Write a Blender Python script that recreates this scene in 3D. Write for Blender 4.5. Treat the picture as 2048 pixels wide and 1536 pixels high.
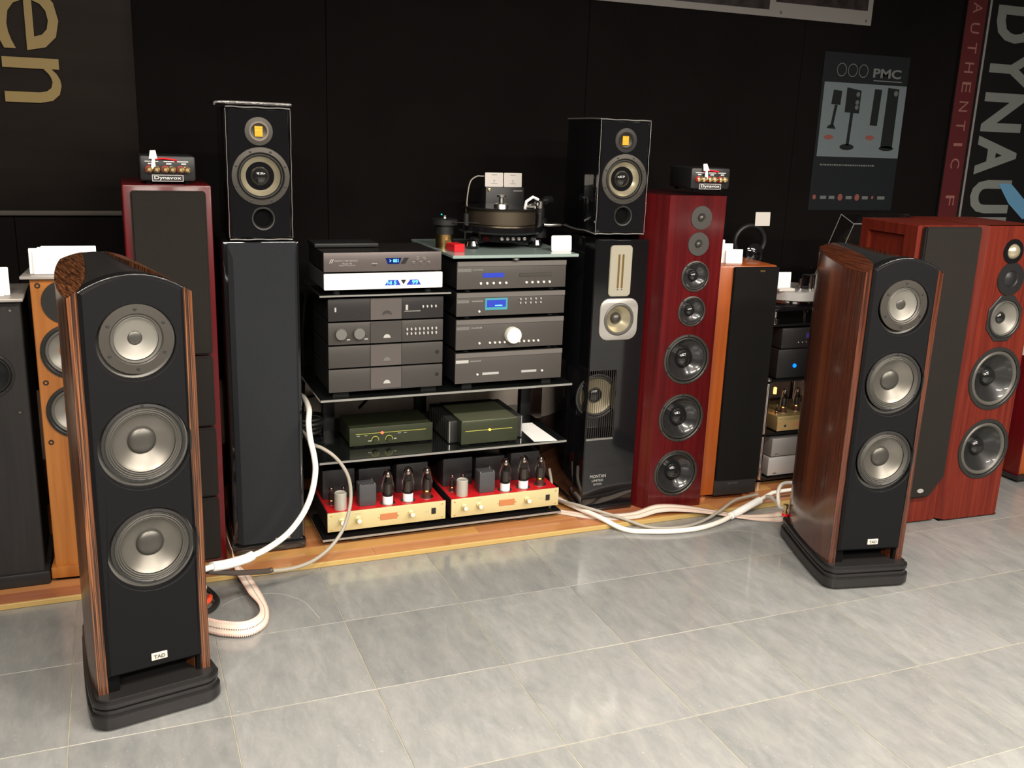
import bpy, bmesh, math, random
from mathutils import Vector, Matrix
from mathutils.geometry import tessellate_polygon
random.seed(7)
PI = math.pi
for o in list(bpy.data.objects):
    bpy.data.objects.remove(o)
SC = bpy.context.scene
COL = SC.collection

# ------------------------------------------------------------------ camera, world, lights, exposure
CAM_YAW, CAM_PITCH, CAM_ROLL, CAM_H, FPX = 22.63, 14.65, 2.08, 1.58, 1930.0
cd = bpy.data.cameras.new('camera')
cd.sensor_fit = 'HORIZONTAL'; cd.sensor_width = 36.0; cd.lens = 36.0 * FPX / 2048.0
cd.clip_start = 0.05; cd.clip_end = 50
cam = bpy.data.objects.new('camera', cd); COL.objects.link(cam)
def camera_matrix():
    yw, pt, rl = (math.radians(a) for a in (CAM_YAW, CAM_PITCH, CAM_ROLL))
    f = Vector((math.sin(yw) * math.cos(pt), math.cos(yw) * math.cos(pt), -math.sin(pt)))
    r = Vector((math.cos(yw), -math.sin(yw), 0)); u = r.cross(f)
    r2 = math.cos(rl) * r + math.sin(rl) * u; u2 = -math.sin(rl) * r + math.cos(rl) * u
    m = Matrix((r2, u2, -f)).transposed().to_4x4(); m.translation = (0, 0, CAM_H)
    return m
cam.matrix_world = camera_matrix()
SC.camera = cam

SC.view_settings.view_transform = 'Standard'
SC.view_settings.look = 'None'
SC.view_settings.gamma = 1.0
SC.view_settings.use_curve_mapping = False
SC.view_settings.exposure = 0.0
SC.cycles.caustics_reflective = False
SC.cycles.caustics_refractive = False

W = bpy.data.worlds.new('world'); SC.world = W; W.use_nodes = True
bg = W.node_tree.nodes['Background']
bg.inputs[0].default_value = (1.0, 0.93, 0.85, 1); bg.inputs[1].default_value = 0.06

def area_light(name, loc, sx, sy, power, color, rot=(0, 0, 0), spread=180):
    l = bpy.data.lights.new(name, 'AREA'); l.shape = 'RECTANGLE'; l.size = sx; l.size_y = sy
    l.energy = power; l.color = color; l.spread = math.radians(spread)
    o = bpy.data.objects.new(name, l); o.location = loc; o.rotation_euler = rot; COL.objects.link(o)
    return o
WARM = (1.0, 0.91, 0.80)
for lx in (-0.3, 1.5, 3.3):
    area_light('ceiling_lamp_light', (lx, 0.9, 2.74), 1.2, 0.28, 95, WARM)
for lx in (-0.6, 1.4, 3.4):
    area_light('ceiling_lamp_light', (lx, -1.2, 2.74), 1.2, 0.28, 165, WARM)

# ------------------------------------------------------------------ materials
MATS = {}
def mat(name, col, rough=0.5, metal=0.0, spec=0.5, coat=0.0, emit=None, estr=0.0, var=0.0, vscale=30.0, bump=0.0, bscale=200.0,
        trans=0.0, alpha=1.0, ior=1.45, vstretch=(1, 1, 1), anis=0.0):
    if name in MATS: return MATS[name]
    m = bpy.data.materials.new(name); m.use_nodes = True; nt = m.node_tree; b = nt.nodes['Principled BSDF']
    b.inputs['Base Color'].default_value = (*col, 1); b.inputs['Roughness'].default_value = rough
    b.inputs['Metallic'].default_value = metal; b.inputs['Specular IOR Level'].default_value = spec
    b.inputs['Coat Weight'].default_value = coat; b.inputs['Coat Roughness'].default_value = 0.06
    b.inputs['Transmission Weight'].default_value = trans; b.inputs['Alpha'].default_value = alpha; b.inputs['IOR'].default_value = ior
    if emit: b.inputs['Emission Color'].default_value = (*emit, 1); b.inputs['Emission Strength'].default_value = estr
    if var or bump:
        tc = nt.nodes.new('ShaderNodeTexCoord')
    if var:
        mp = nt.nodes.new('ShaderNodeMapping'); mp.inputs['Scale'].default_value = vstretch
        nz = nt.nodes.new('ShaderNodeTexNoise'); nz.inputs['Scale'].default_value = vscale; nz.inputs['Detail'].default_value = 5
        rp = nt.nodes.new('ShaderNodeValToRGB')
        rp.color_ramp.elements[0].position = 0.3; rp.color_ramp.elements[1].position = 0.7
        rp.color_ramp.elements[0].color = (*[c * (1 - var) for c in col], 1)
        rp.color_ramp.elements[1].color = (*[min(1, c * (1 + var)) for c in col], 1)
        nt.links.new(tc.outputs['Object'], mp.inputs[0]); nt.links.new(mp.outputs[0], nz.inputs[0])
        nt.links.new(nz.outputs[0], rp.inputs[0]); nt.links.new(rp.outputs[0], b.inputs['Base Color'])
    if bump:
        n2 = nt.nodes.new('ShaderNodeTexNoise'); n2.inputs['Scale'].default_value = bscale; n2.inputs['Detail'].default_value = 3
        bp = nt.nodes.new('ShaderNodeBump'); bp.inputs['Strength'].default_value = bump; bp.inputs['Distance'].default_value = 0.002
        nt.links.new(tc.outputs['Object'], n2.inputs[0]); nt.links.new(n2.outputs[0], bp.inputs['Height']); nt.links.new(bp.outputs[0], b.inputs['Normal'])
    MATS[name] = m
    return m

def wood(name, cols, scale=60, stretch=(1, 1, 0.03), rough=0.3, coat=0.3, detail=4, dist=0.35, seed=0.0, spec=0.5):
    if name in MATS: return MATS[name]
    m = bpy.data.materials.new(name); m.use_nodes = True; nt = m.node_tree; b = nt.nodes['Principled BSDF']
    b.inputs['Roughness'].default_value = rough; b.inputs['Coat Weight'].default_value = coat; b.inputs['Coat Roughness'].default_value = 0.12
    b.inputs['Specular IOR Level'].default_value = spec
    tc = nt.nodes.new('ShaderNodeTexCoord'); mp = nt.nodes.new('ShaderNodeMapping'); mp.inputs['Scale'].default_value = stretch
    mp.inputs['Location'].default_value = (seed, seed * 1.7, seed * 0.6)
    nz = nt.nodes.new('ShaderNodeTexNoise'); nz.inputs['Scale'].default_value = scale; nz.inputs['Detail'].default_value = detail
    nz.inputs['Distortion'].default_value = dist; nz.inputs['Roughness'].default_value = 0.6
    rp = nt.nodes.new('ShaderNodeValToRGB'); cr = rp.color_ramp
    n = len(cols)
    while len(cr.elements) < n: cr.elements.new(0.5)
    for i, c in enumerate(cols):
        cr.elements[i].position = 0.32 + 0.36 * i / (n - 1); cr.elements[i].color = (*c, 1)
    nt.links.new(tc.outputs['Object'], mp.inputs[0]); nt.links.new(mp.outputs[0], nz.inputs[0])
    nt.links.new(nz.outputs[0], rp.inputs[0]); nt.links.new(rp.outputs[0], b.inputs['Base Color'])
    MATS[name] = m
    return m

gloss_black = mat('gloss_black', (0.006, 0.006, 0.007), 0.07, coat=0.6, spec=0.6)
wrap_black = mat('wrapped_gloss_black', (0.006, 0.006, 0.007), 0.09, coat=0.8, bump=0.5, bscale=14)
satin_black = mat('satin_black', (0.014, 0.014, 0.015), 0.42)
baffle_black = mat('baffle_black', (0.0065, 0.0065, 0.0075), 0.55, spec=0.14)
matte_black = mat('matte_black', (0.010, 0.010, 0.010), 0.75, spec=0.25)
hole_black = mat('hole_black', (0.003, 0.003, 0.003), 0.9, spec=0.1)
plinth_black = mat('plinth_black', (0.016, 0.015, 0.015), 0.33)
grille_blue = mat('grille_cloth_blue_grey', (0.023, 0.025, 0.0285), 0.95, spec=0.1, var=0.25, vscale=900)
grille_warm = mat('grille_cloth_charcoal', (0.021, 0.0185, 0.017), 0.95, spec=0.1, var=0.25, vscale=900)
grille_dark = mat('grille_cloth_dark', (0.0085, 0.008, 0.008), 0.95, spec=0.1, var=0.25, vscale=900)
EB = [(0.018, 0.006, 0.004), (0.012, 0.005, 0.003), (0.20, 0.065, 0.020), (0.014, 0.006, 0.004), (0.03, 0.010, 0.005), (0.30, 0.11, 0.036), (0.02, 0.008, 0.004), (0.12, 0.04, 0.014)]
ebony = wood('ebony_veneer', EB, 130, (1, 1, 0.006), 0.3, 0.2, detail=2, dist=0.1)
ebony_top = wood('ebony_veneer_top', EB, 260, (1, 0.02, 0.0), 0.35, 0.1, detail=2, dist=0.0)
RS = [(0.018, 0.006, 0.004), (0.045, 0.012, 0.006), (0.11, 0.030, 0.013), (0.035, 0.009, 0.005), (0.16, 0.052, 0.022)]
rosewood = wood('rosewood_veneer', RS, 95, (1, 1, 0.014), 0.25, 0.4)
rosewood_top = wood('rosewood_veneer_top', RS, 220, (1, 0.02, 0.0), 0.25, 0.5)
mahogany = wood('mahogany_veneer', [(0.050, 0.0025, 0.004), (0.078, 0.004, 0.005), (0.100, 0.006, 0.007)], 45, (1, 1, 0.03), 0.25, 0.35)
burgundy = wood('burgundy_lacquer', [(0.075, 0.003, 0.005), (0.11, 0.004, 0.007)], 45, (1, 1, 0.03), 0.3, 0.15, spec=0.3)
brick_wood = wood('brick_red_veneer', [(0.08, 0.008, 0.005), (0.125, 0.014, 0.007), (0.155, 0.020, 0.009)], 60, (1, 1, 0.035), 0.45, 0.0, spec=0.3)
cherry = wood('cherry_veneer', [(0.27, 0.085, 0.014), (0.36, 0.125, 0.021), (0.42, 0.155, 0.03)], 30, (1, 1, 0.04), 0.35, 0.3)
orange_wood = wood('orange_cherry_veneer', [(0.29, 0.060, 0.009), (0.37, 0.085, 0.013)], 30, (1, 1, 0.04), 0.35, 0.3)
dark_wood = wood('dark_brown_board', [(0.03, 0.012, 0.008), (0.06, 0.022, 0.014)], 12, (0.06, 1, 1), 0.5, 0.0)
frame_grey = mat('driver_frame_grey', (0.07, 0.064, 0.056), 0.42, 0.55)
frame_dark = mat('driver_frame_dark', (0.030, 0.029, 0.028), 0.4, 0.3)
frame_silver = mat('driver_frame_silver', (0.40, 0.385, 0.36), 0.35, 0.35)
surround = mat('rubber_surround', (0.020, 0.020, 0.019), 0.45)
surround_grey = mat('rubber_surround_grey', (0.11, 0.105, 0.095), 0.45, 0.2)
cone_grey = mat('cone_grey', (0.17, 0.16, 0.14), 0.38, 0.7)
cone_light = mat('cone_light_grey', (0.24, 0.23, 0.205), 0.45, 0.55)
cone_beige = mat('cone_beige', (0.48, 0.43, 0.30), 0.28, 0.55)
cone_black = mat('cone_gloss_black', (0.022, 0.022, 0.023), 0.22, coat=0.5)
cone_paper = mat('cone_dark_paper', (0.016, 0.016, 0.016), 0.35, coat=0.3)
cap_grey = mat('cap_grey', (0.09, 0.086, 0.078), 0.38, 0.7)
cap_black = mat('cap_gloss_black', (0.012, 0.012, 0.012), 0.12, coat=0.6)
chrome = mat('chrome', (0.75, 0.74, 0.72), 0.12, 1.0)
steel = mat('brushed_steel', (0.55, 0.54, 0.52), 0.3, 1.0)
silver = mat('silver_paint', (0.55, 0.54, 0.53), 0.38, 0.5)
gold = mat('gold_metal', (0.80, 0.55, 0.22), 0.25, 1.0)
brass = mat('brass', (0.85, 0.62, 0.30), 0.3, 1.0)
champagne = mat('champagne_panel', (0.70, 0.63, 0.34), 0.42, 0.35)
copper_plate = mat('copper_plate', (0.60, 0.24, 0.10), 0.45, 0.3)
anthracite = mat('anthracite_metal', (0.085, 0.078, 0.072), 0.42, 0.35, var=0.08, vscale=300)
anthracite_lt = mat('anthracite_metal_light', (0.16, 0.148, 0.138), 0.42, 0.35)
charcoal = mat('charcoal_panel', (0.060, 0.056, 0.052), 0.45, 0.3)
charcoal_lt = mat('charcoal_panel_light', (0.12, 0.105, 0.100), 0.42, 0.4)
charcoal_dk = mat('charcoal_panel_dark', (0.028, 0.026, 0.026), 0.4, 0.3)
dac_grey = mat('grey_brown_metal', (0.13, 0.112, 0.108), 0.4, 0.5)
green_metal = mat('dark_green_metal', (0.040, 0.047, 0.026), 0.42, 0.4)
green_top = mat('dark_green_metal_top', (0.15, 0.165, 0.105), 0.38, 0.5)
white_panel = mat('white_panel', (0.93, 0.93, 0.91), 0.3)
white_card = mat('white_card', (0.94, 0.94, 0.92), 0.7)
pale_card = mat('pale_card', (0.72, 0.68, 0.64), 0.7)
ink = mat('ink_grey', (0.10, 0.10, 0.10), 0.8)
red_paint = mat('red_chassis', (0.50, 0.012, 0.016), 0.3, coat=0.3)
red_plastic = mat('red_plastic', (0.80, 0.02, 0.03), 0.35)
trafo = mat('transformer_grey', (0.075, 0.076, 0.082), 0.4, 0.2)
trafo_dark = mat('transformer_dark', (0.028, 0.028, 0.030), 0.4, 0.2)
can_grey = mat('capacitor_grey', (0.50, 0.49, 0.43), 0.35, 0.3)
glass_clear = mat('clear_glass', (0.95, 0.97, 0.95), 0.02, trans=1.0, ior=1.3)
acrylic = mat('clear_acrylic', (0.9, 0.9, 0.9), 0.03, trans=1.0, ior=1.12)
glass_edge = mat('green_glass_top', (0.28, 0.36, 0.34), 0.18, spec=0.7)
glass_black = mat('black_glass', (0.008, 0.009, 0.009), 0.05, coat=0.6, spec=0.7)
rim_highlight = mat('glass_rim_highlight', (0.34, 0.34, 0.32), 0.3, 0.5)  # white highlight of the polished glass edges put into a lighter colour
grey_shelf = mat('grey_top_plate', (0.40, 0.37, 0.34), 0.35, 0.2)
filament = mat('valve_glow', (0.9, 0.5, 0.2), 0.5, emit=(1.0, 0.42, 0.12), estr=2.5)
getter = mat('valve_getter_silver', (0.75, 0.73, 0.68), 0.2, 0.9)
valve_plate = mat('valve_anode_grey', (0.20, 0.18, 0.17), 0.5, 0.5)
lbl_white = mat('white_print', (0.80, 0.80, 0.78), 0.6)
lbl_grey = mat('grey_print', (0.42, 0.41, 0.40), 0.5)
knob_grey = mat('knob_grey', (0.20, 0.195, 0.185), 0.4, 0.5)
knob_cream = mat('knob_silver', (0.86, 0.85, 0.76), 0.4, 0.2)
blue_lcd = mat('blue_display', (0.02, 0.04, 0.3), 0.3, emit=(0.01, 0.03, 0.45), estr=0.5)
blue_glow = mat('blue_led', (0.01, 0.1, 0.9), 0.3, emit=(0.0, 0.16, 1.0), estr=2.2)
cyan_glow = mat('cyan_digits', (0.1, 0.5, 0.9), 0.3, emit=(0.12, 0.62, 1.0), estr=1.6)
teal_lcd = mat('teal_display', (0.05, 0.25, 0.30), 0.3, emit=(0.03, 0.14, 0.18), estr=0.4)
navy_lcd = mat('navy_display', (0.004, 0.006, 0.05), 0.2, emit=(0.0, 0.01, 0.16), estr=0.6)
red_led = mat('red_led', (0.9, 0.05, 0.02), 0.3, emit=(1.0, 0.08, 0.04), estr=4)
amber_led = mat('amber_led', (0.9, 0.5, 0.05), 0.3, emit=(1.0, 0.45, 0.05), estr=3)
yellow_print = mat('yellow_green_print', (0.40, 0.40, 0.08), 0.5)
amber_foil = mat('amber_foil', (0.80, 0.42, 0.03), 0.35, 0.3, var=0.35, vscale=400, vstretch=(0.05, 1, 1))
cable_white = mat('white_cable_sleeve', (0.88, 0.84, 0.76), 0.5)
cable_grey = mat('grey_cable_sleeve', (0.36, 0.33, 0.28), 0.45)
cable_black = mat('black_cable_sleeve', (0.012, 0.012, 0.012), 0.5)
film_highlight = mat('plastic_film_highlight', (0.35, 0.34, 0.33), 0.22, 0.5, bump=0.9, bscale=90)  # wrapping film, with the bright edge highlights put into its colour
wall_black = mat('black_wall_cloth', (0.0058, 0.0048, 0.0048), 0.95, spec=0.08, var=0.15, vscale=3.0)
wall_light = mat('light_wall_paint', (0.70, 0.62, 0.54), 0.8, var=0.15, vscale=6)
banner_cloth = mat('dark_taupe_banner_cloth', (0.022, 0.018, 0.0155), 0.85, spec=0.15, var=0.14, vscale=3.0, vstretch=(0.7, 1, 4))
gold_print = mat('gold_print', (0.24, 0.165, 0.045), 0.5)

# ------------------------------------------------------------------ geometry helpers
class G:
    def __init__(s): s.bm = bmesh.new()
    def box(s, x0, x1, y0, y1, z0, z1, bev=0.0, seg=2, skip=()):
        t = bmesh.new()
        v = [t.verts.new(p) for p in ((x0, y0, z0), (x1, y0, z0), (x1, y1, z0), (x0, y1, z0), (x0, y0, z1), (x1, y0, z1), (x1, y1, z1), (x0, y1, z1))]
        F = {'b': (0, 3, 2, 1), 't': (4, 5, 6, 7), 'f': (0, 1, 5, 4), 'r': (1, 2, 6, 5), 'k': (2, 3, 7, 6), 'l': (3, 0, 4, 7)}
        for k, f in F.items():
            if k not in skip: t.faces.new([v[i] for i in f])
        if bev: bmesh.ops.bevel(t, geom=t.edges[:], offset=bev, segments=seg, affect='EDGES', profile=0.5)
        s.join(t); return s
    def join(s, t):
        me = bpy.data.meshes.new('t'); t.to_mesh(me); t.free(); s.bm.from_mesh(me); bpy.data.meshes.remove(me)
    def prism(s, pts, a0, a1, axis='z', bev=0.0):
        t = bmesh.new(); n = len(pts)
        P = (lambda u, v, w: (u, v, w)) if axis == 'z' else ((lambda u, v, w: (u, w, v)) if axis == 'y' else (lambda u, v, w: (w, u, v)))
        lo = [t.verts.new(P(u, v, a0)) for u, v in pts]; hi = [t.verts.new(P(u, v, a1)) for u, v in pts]
        t.faces.new(lo[::-1]); t.faces.new(hi)
        for i in range(n):
            j = (i + 1) % n; t.faces.new((lo[i], lo[j], hi[j], hi[i]))
        bmesh.ops.recalc_face_normals(t, faces=t.faces[:])
        if bev:
            es = [e for e in t.edges if len(e.link_faces) == 2 and e.calc_face_angle(0) > 0.6]
            bmesh.ops.bevel(t, geom=es, offset=bev, segments=2, affect='EDGES')
        s.join(t); return s
    def lathe(s, prof, cx, cy, cz, axis='-y', n=40, sx=1.0, sz=1.0):
        rings = []
        for r, d in prof:
            ring = []
            cnt = 1 if r < 1e-6 else n
            for i in range(cnt):
                a = 2 * PI * i / n; u, v = r * math.cos(a) * sx, r * math.sin(a) * sz
                if axis == '-y': p = (cx + u, cy - d, cz + v)
                elif axis == 'z': p = (cx + u, cy + v, cz + d)
                else: p = (cx + d, cy + u, cz + v)
                ring.append(s.bm.verts.new(p))
            rings.append(ring)
        for a, b in zip(rings, rings[1:]):
            if len(a) == 1 and len(b) == 1: continue
            for i in range(n):
                j = (i + 1) % n
                if len(a) == 1: s.bm.faces.new((a[0], b[i], b[j]))
                elif len(b) == 1: s.bm.faces.new((a[i], a[j], b[0]))
                else: s.bm.faces.new((a[i], a[j], b[j], b[i]))
        return s
    def rod(s, p0, p1, r, n=12, r1=None):
        p0, p1 = Vector(p0), Vector(p1); return s.tube([p0, p1], r, n, smooth=False, r1=r1)
    def tube(s, pts, r, n=10, smooth=True, sub=8, r1=None):
        P = [Vector(p) for p in pts]
        if smooth and len(P) > 2:
            Q = []
            E = [P[0] * 2 - P[1]] + P + [P[-1] * 2 - P[-2]]
            for i in range(1, len(E) - 2):
                for k in range(sub):
                    t = k / sub; a, b, c, d = E[i - 1], E[i], E[i + 1], E[i + 2]
                    Q.append(0.5 * ((2 * b) + (c - a) * t + (2 * a - 5 * b + 4 * c - d) * t * t + (3 * b - a - 3 * c + d) * t ** 3))
            Q.append(P[-1]); P = Q
        rings = []; up = None
        for i, p in enumerate(P):
            T = (P[min(i + 1, len(P) - 1)] - P[max(i - 1, 0)]).normalized()
            if up is None: up = Vector((0, 0, 1)) if abs(T.z) < 0.9 else Vector((1, 0, 0))
            side = T.cross(up).normalized(); up = side.cross(T).normalized()
            rr = r if r1 is None else r + (r1 - r) * i / (len(P) - 1)
            rings.append([s.bm.verts.new(p + (side * math.cos(2 * PI * k / n) + up * math.sin(2 * PI * k / n)) * rr) for k in range(n)])
        for a, b in zip(rings, rings[1:]):
            for k in range(n):
                j = (k + 1) % n; s.bm.faces.new((a[k], a[j], b[j], b[k]))
        s.bm.faces.new(rings[0][::-1]); s.bm.faces.new(rings[-1])
        return s
    def plate(s, outline, holes, y0, y1, chamf=0.0):
        """vertical board in the xz plane, front at y0, back at y1, with openings"""
        loops = [outline] + holes
        flat = [(x, z) for L in loops for x, z in L]
        cx = sum(p[0] for p in outline) / len(outline); cz = sum(p[1] for p in outline) / len(outline)
        def ins(i, x, z):
            if chamf and i < len(outline):
                return (x - math.copysign(min(chamf, abs(x - cx)), x - cx), z - math.copysign(min(chamf, abs(z - cz)), z - cz))
            return (x, z)
        tris = tessellate_polygon([[Vector((x, z, 0)) for x, z in L] for L in loops])
        fr = [s.bm.verts.new((ins(i, x, z)[0], y0, ins(i, x, z)[1])) for i, (x, z) in enumerate(flat)]
        md = [s.bm.verts.new((x, y0 + chamf, z)) for x, z in outline] if chamf else fr[:len(outline)]
        bk = [s.bm.verts.new((x, y1, z)) for x, z in flat]
        for t in tris:
            try: s.bm.faces.new([fr[i] for i in t]); s.bm.faces.new([bk[i] for i in t][::-1])
            except ValueError: pass
        n = len(outline)
        for i in range(n):
            j = (i + 1) % n
            if chamf: s.bm.faces.new((fr[i], fr[j], md[j], md[i]))
            s.bm.faces.new((md[i], md[j], bk[j], bk[i]))
        k = n
        for h in holes:
            m = len(h)
            for i in range(m):
                j = (i + 1) % m; s.bm.faces.new((fr[k + i], fr[k + j], bk[k + j], bk[k + i]))
            k += m
        bmesh.ops.recalc_face_normals(s.bm, faces=s.bm.faces[:])
        return s
    def quad(s, *p):
        s.bm.faces.new([s.bm.verts.new(q) for q in p]); return s

def circ(x, z, r, n=40, sx=1.0):
    return [(x + r * sx * math.cos(2 * PI * i / n), z + r * math.sin(2 * PI * i / n)) for i in range(n)]
def rrect(x0, x1, z0, z1, r, n=5):
    out = []
    for cx, cz, a in ((x1 - r, z1 - r, 0), (x0 + r, z1 - r, 90), (x0 + r, z0 + r, 180), (x1 - r, z0 + r, 270)):
        for i in range(n + 1):
            t = math.radians(a + 90 * i / n); out.append((cx + r * math.cos(t), cz + r * math.sin(t)))
    return out

def obj(name, g, m, parent=None, smooth=35):
    me = bpy.data.meshes.new(name)
    bm = g.bm
    bmesh.ops.recalc_face_normals(bm, faces=bm.faces[:])
    bm.to_mesh(me); bm.free()
    for mm in (m if isinstance(m, (list, tuple)) else [m]): me.materials.append(mm)
    if smooth and len(me.polygons) > 6:
        me.polygons.foreach_set('use_smooth', [True] * len(me.polygons))
        me.set_sharp_from_angle(angle=math.radians(smooth))
    o = bpy.data.objects.new(name, me); COL.objects.link(o)
    if parent is not None: o.parent = parent
    return o
def tag(o, label=None, cat=None, group=None, kind=None):
    if label: o['label'] = label
    if cat: o['category'] = cat
    if group: o['group'] = group
    if kind: o['kind'] = kind
    return o
def thing(name, label, cat, loc=(0, 0, 0), rz=0.0, group=None):
    o = bpy.data.objects.new(name, None); o.empty_display_size = 0.05; COL.objects.link(o)
    o.location = loc; o.rotation_euler = (0, 0, rz)
    return tag(o, label, cat, group)
def copy_tree(o, parent=None):
    c = o.copy(); COL.objects.link(c)
    if parent is not None: c.parent = parent
    for ch in list(o.children): copy_tree(ch, c)
    return c

def glyphs(body, bold=0.0, spacing=1.0):
    cu = bpy.data.curves.new('txt', 'FONT'); cu.body = body; cu.size = 1.0; cu.offset = bold; cu.space_character = spacing
    cu.resolution_u = 3
    t = bpy.data.objects.new('txt', cu); COL.objects.link(t)
    dg = bpy.context.evaluated_depsgraph_get(); me = bpy.data.meshes.new_from_object(t.evaluated_get(dg))
    vs = [(v.co.x, v.co.y) for v in me.vertices]; fs = [tuple(p.vertices) for p in me.polygons]
    bpy.data.objects.remove(t); bpy.data.curves.remove(cu); bpy.data.meshes.remove(me)
    return vs, fs
def text(g, body, x0, x1, z0, z1, y, bold=0.0, down=False, spacing=1.0, th=0.0006):
    """lettering filling the rectangle x0..x1, z0..z1 on a face looking towards -y; down=True turns it to read downwards"""
    vs, fs = glyphs(body, bold, spacing)
    if not vs: return g
    ux = [v[0] for v in vs]; uy = [v[1] for v in vs]; a, b, c, d = min(ux), max(ux), min(uy), max(uy)
    out = []
    for u, v in vs:
        s, t = (u - a) / (b - a), (v - c) / max(1e-6, d - c)
        if down: out.append((x0 + t * (x1 - x0), y - th, z1 - s * (z1 - z0)))
        else: out.append((x0 + s * (x1 - x0), y - th, z0 + t * (z1 - z0)))
    V = [g.bm.verts.new(p) for p in out]
    for f in fs:
        try: g.bm.faces.new([V[i] for i in f])
        except ValueError: pass
    return g

SCREW = G().lathe([(0.0045, 0.0), (0.0045, 0.0015), (0.002, 0.002), (0.0, 0.001)], 0, 0, 0, n=8)
SCREW_ME = obj('screw_source', SCREW, satin_black).data
bpy.data.objects.remove(bpy.data.objects['screw_source'])

def driver(par, name, x, z, R, y=0.0, fm=frame_dark, sm=surround, cm=cone_grey, pm=cap_grey, fr=0.86, fs=0.74, cap=0.3, depth=0.32,
           screws=6, capd=None, flat=False, sa=0.5, label=None, ridges=0):
    """cone driver: frame (part) > surround, cone, dust_cap, screws (sub-parts)"""
    g = G().lathe([(R, 0.0), (R * 0.99, 0.004), (R * fr + 0.003, 0.0055), (R * fr, 0.003), (R * fr, -0.012)], x, y, z)
    f = obj(name, g, fm, par, 30)
    if label: f['label'] = label
    a, b = R * fr, R * fs
    prof = []
    if ridges:
        for i in range(ridges * 4 + 1):
            t = i / (ridges * 4); prof.append((a + (b - a) * t, 0.001 + 0.0022 * math.sin(t * ridges * 2 * PI)))
    else:
        for i in range(9):
            t = i / 8; prof.append((a + (b - a) * t, -0.003 + R * 0.06 * math.sin(PI * t)))
    obj('surround', G().lathe(prof, x, y, z), sm, f, 60)
    c = R * cap; D = -R * depth
    prof = [(b + (c - b) * t, -0.003 + (D + 0.003) * (t ** 0.8)) for t in [i / 8 for i in range(9)]]
    obj('cone', G().lathe(prof, x, y, z), cm, f, 60)
    h = c * (0.55 if capd is None else capd)
    prof = [(c * math.cos(t * PI / 2), D + h * math.sin(t * PI / 2)) for t in [i / 7 for i in range(8)]]
    prof[-1] = (0.0, prof[-1][1])
    obj('dust_cap', G().lathe(prof, x, y, z, n=28), pm, f, 60)
    for k in range(screws):
        t = 2 * PI * (k + sa) / screws; rr = R * (1 + fr) / 2
        s = bpy.data.objects.new('screw', SCREW_ME); COL.objects.link(s); s.parent = f
        s.location = (x + rr * math.cos(t), y - 0.004, z + rr * math.sin(t))
    return f

# ------------------------------------------------------------------ the setting
# tiled floor: mortar bed as the floor mesh, every tile a child
def tile_material():
    m = bpy.data.materials.new('grey_stone_tile'); m.use_nodes = True; nt = m.node_tree; b = nt.nodes['Principled BSDF']
    N, L = nt.nodes.new, nt.links.new
    tc = N('ShaderNodeTexCoord'); oi = N('ShaderNodeObjectInfo')
    add = N('ShaderNodeVectorMath'); add.operation = 'ADD'
    sc = N('ShaderNodeVectorMath'); sc.operation = 'SCALE'; sc.inputs['Scale'].default_value = 37.0
    cmb = N('ShaderNodeCombineXYZ'); L(oi.outputs['Random'], cmb.inputs[0]); L(oi.outputs['Random'], cmb.inputs[1])
    L(cmb.outputs[0], sc.inputs[0]); L(tc.outputs['Object'], add.inputs[0]); L(sc.outputs[0], add.inputs[1])
    mp = N('ShaderNodeMapping'); mp.inputs['Rotation'].default_value = (0, 0, 0.5); mp.inputs['Scale'].default_value = (2.6, 0.9, 1)
    L(add.outputs[0], mp.inputs[0])
    n1 = N('ShaderNodeTexNoise'); n1.inputs['Scale'].default_value = 6.0; n1.inputs['Detail'].default_value = 10; n1.inputs['Roughness'].default_value = 0.74; n1.inputs['Distortion'].default_value = 0.3
    L(mp.outputs[0], n1.inputs[0])
    r1 = N('ShaderNodeValToRGB'); e = r1.color_ramp.elements
    e[0].position = 0.28; e[0].color = (0.180, 0.190, 0.192, 1); e[1].position = 0.72; e[1].color = (0.300, 0.300, 0.288, 1)
    L(n1.outputs[0], r1.inputs[0])
    n2 = N('ShaderNodeTexNoise'); n2.inputs['Scale'].default_value = 110; n2.inputs['Detail'].default_value = 2; L(add.outputs[0], n2.inputs[0])
    r2 = N('ShaderNodeValToRGB'); e = r2.color_ramp.elements; e[0].position = 0.70; e[0].color = (0, 0, 0, 1); e[1].position = 0.76; e[1].color = (1, 1, 1, 1)
    L(n2.outputs[0], r2.inputs[0])
    mx = N('ShaderNodeMix'); mx.data_type = 'RGBA'; L(r2.outputs[0], mx.inputs['Factor']); L(r1.outputs[0], mx.inputs[6]); mx.inputs[7].default_value = (0.40, 0.39, 0.37, 1)
    hs = N('ShaderNodeHueSaturation'); ma = N('ShaderNodeMath'); ma.operation = 'MULTIPLY_ADD'; ma.inputs[1].default_value = 0.16; ma.inputs[2].default_value = 0.92
    L(oi.outputs['Random'], ma.inputs[0]); L(ma.outputs[0], hs.inputs['Value']); L(mx.outputs[2], hs.inputs['Color'])
    L(hs.outputs[0], b.inputs['Base Color'])
    rr = N('ShaderNodeMapRange'); rr.inputs[3].default_value = 0.20; rr.inputs[4].default_value = 0.30; L(n1.outputs[0], rr.inputs[0]); L(rr.outputs[0], b.inputs['Roughness'])
    b.inputs['Specular IOR Level'].default_value = 0.6; b.inputs['Coat Weight'].default_value = 0.3; b.inputs['Coat Roughness'].default_value = 0.07
    bp = N('ShaderNodeBump'); bp.inputs['Strength'].default_value = 0.05; bp.inputs['Distance'].default_value = 0.001
    L(n1.outputs[0], bp.inputs['Height']); L(bp.outputs[0], b.inputs['Normal'])
    return m
TILE = tile_material()
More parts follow.
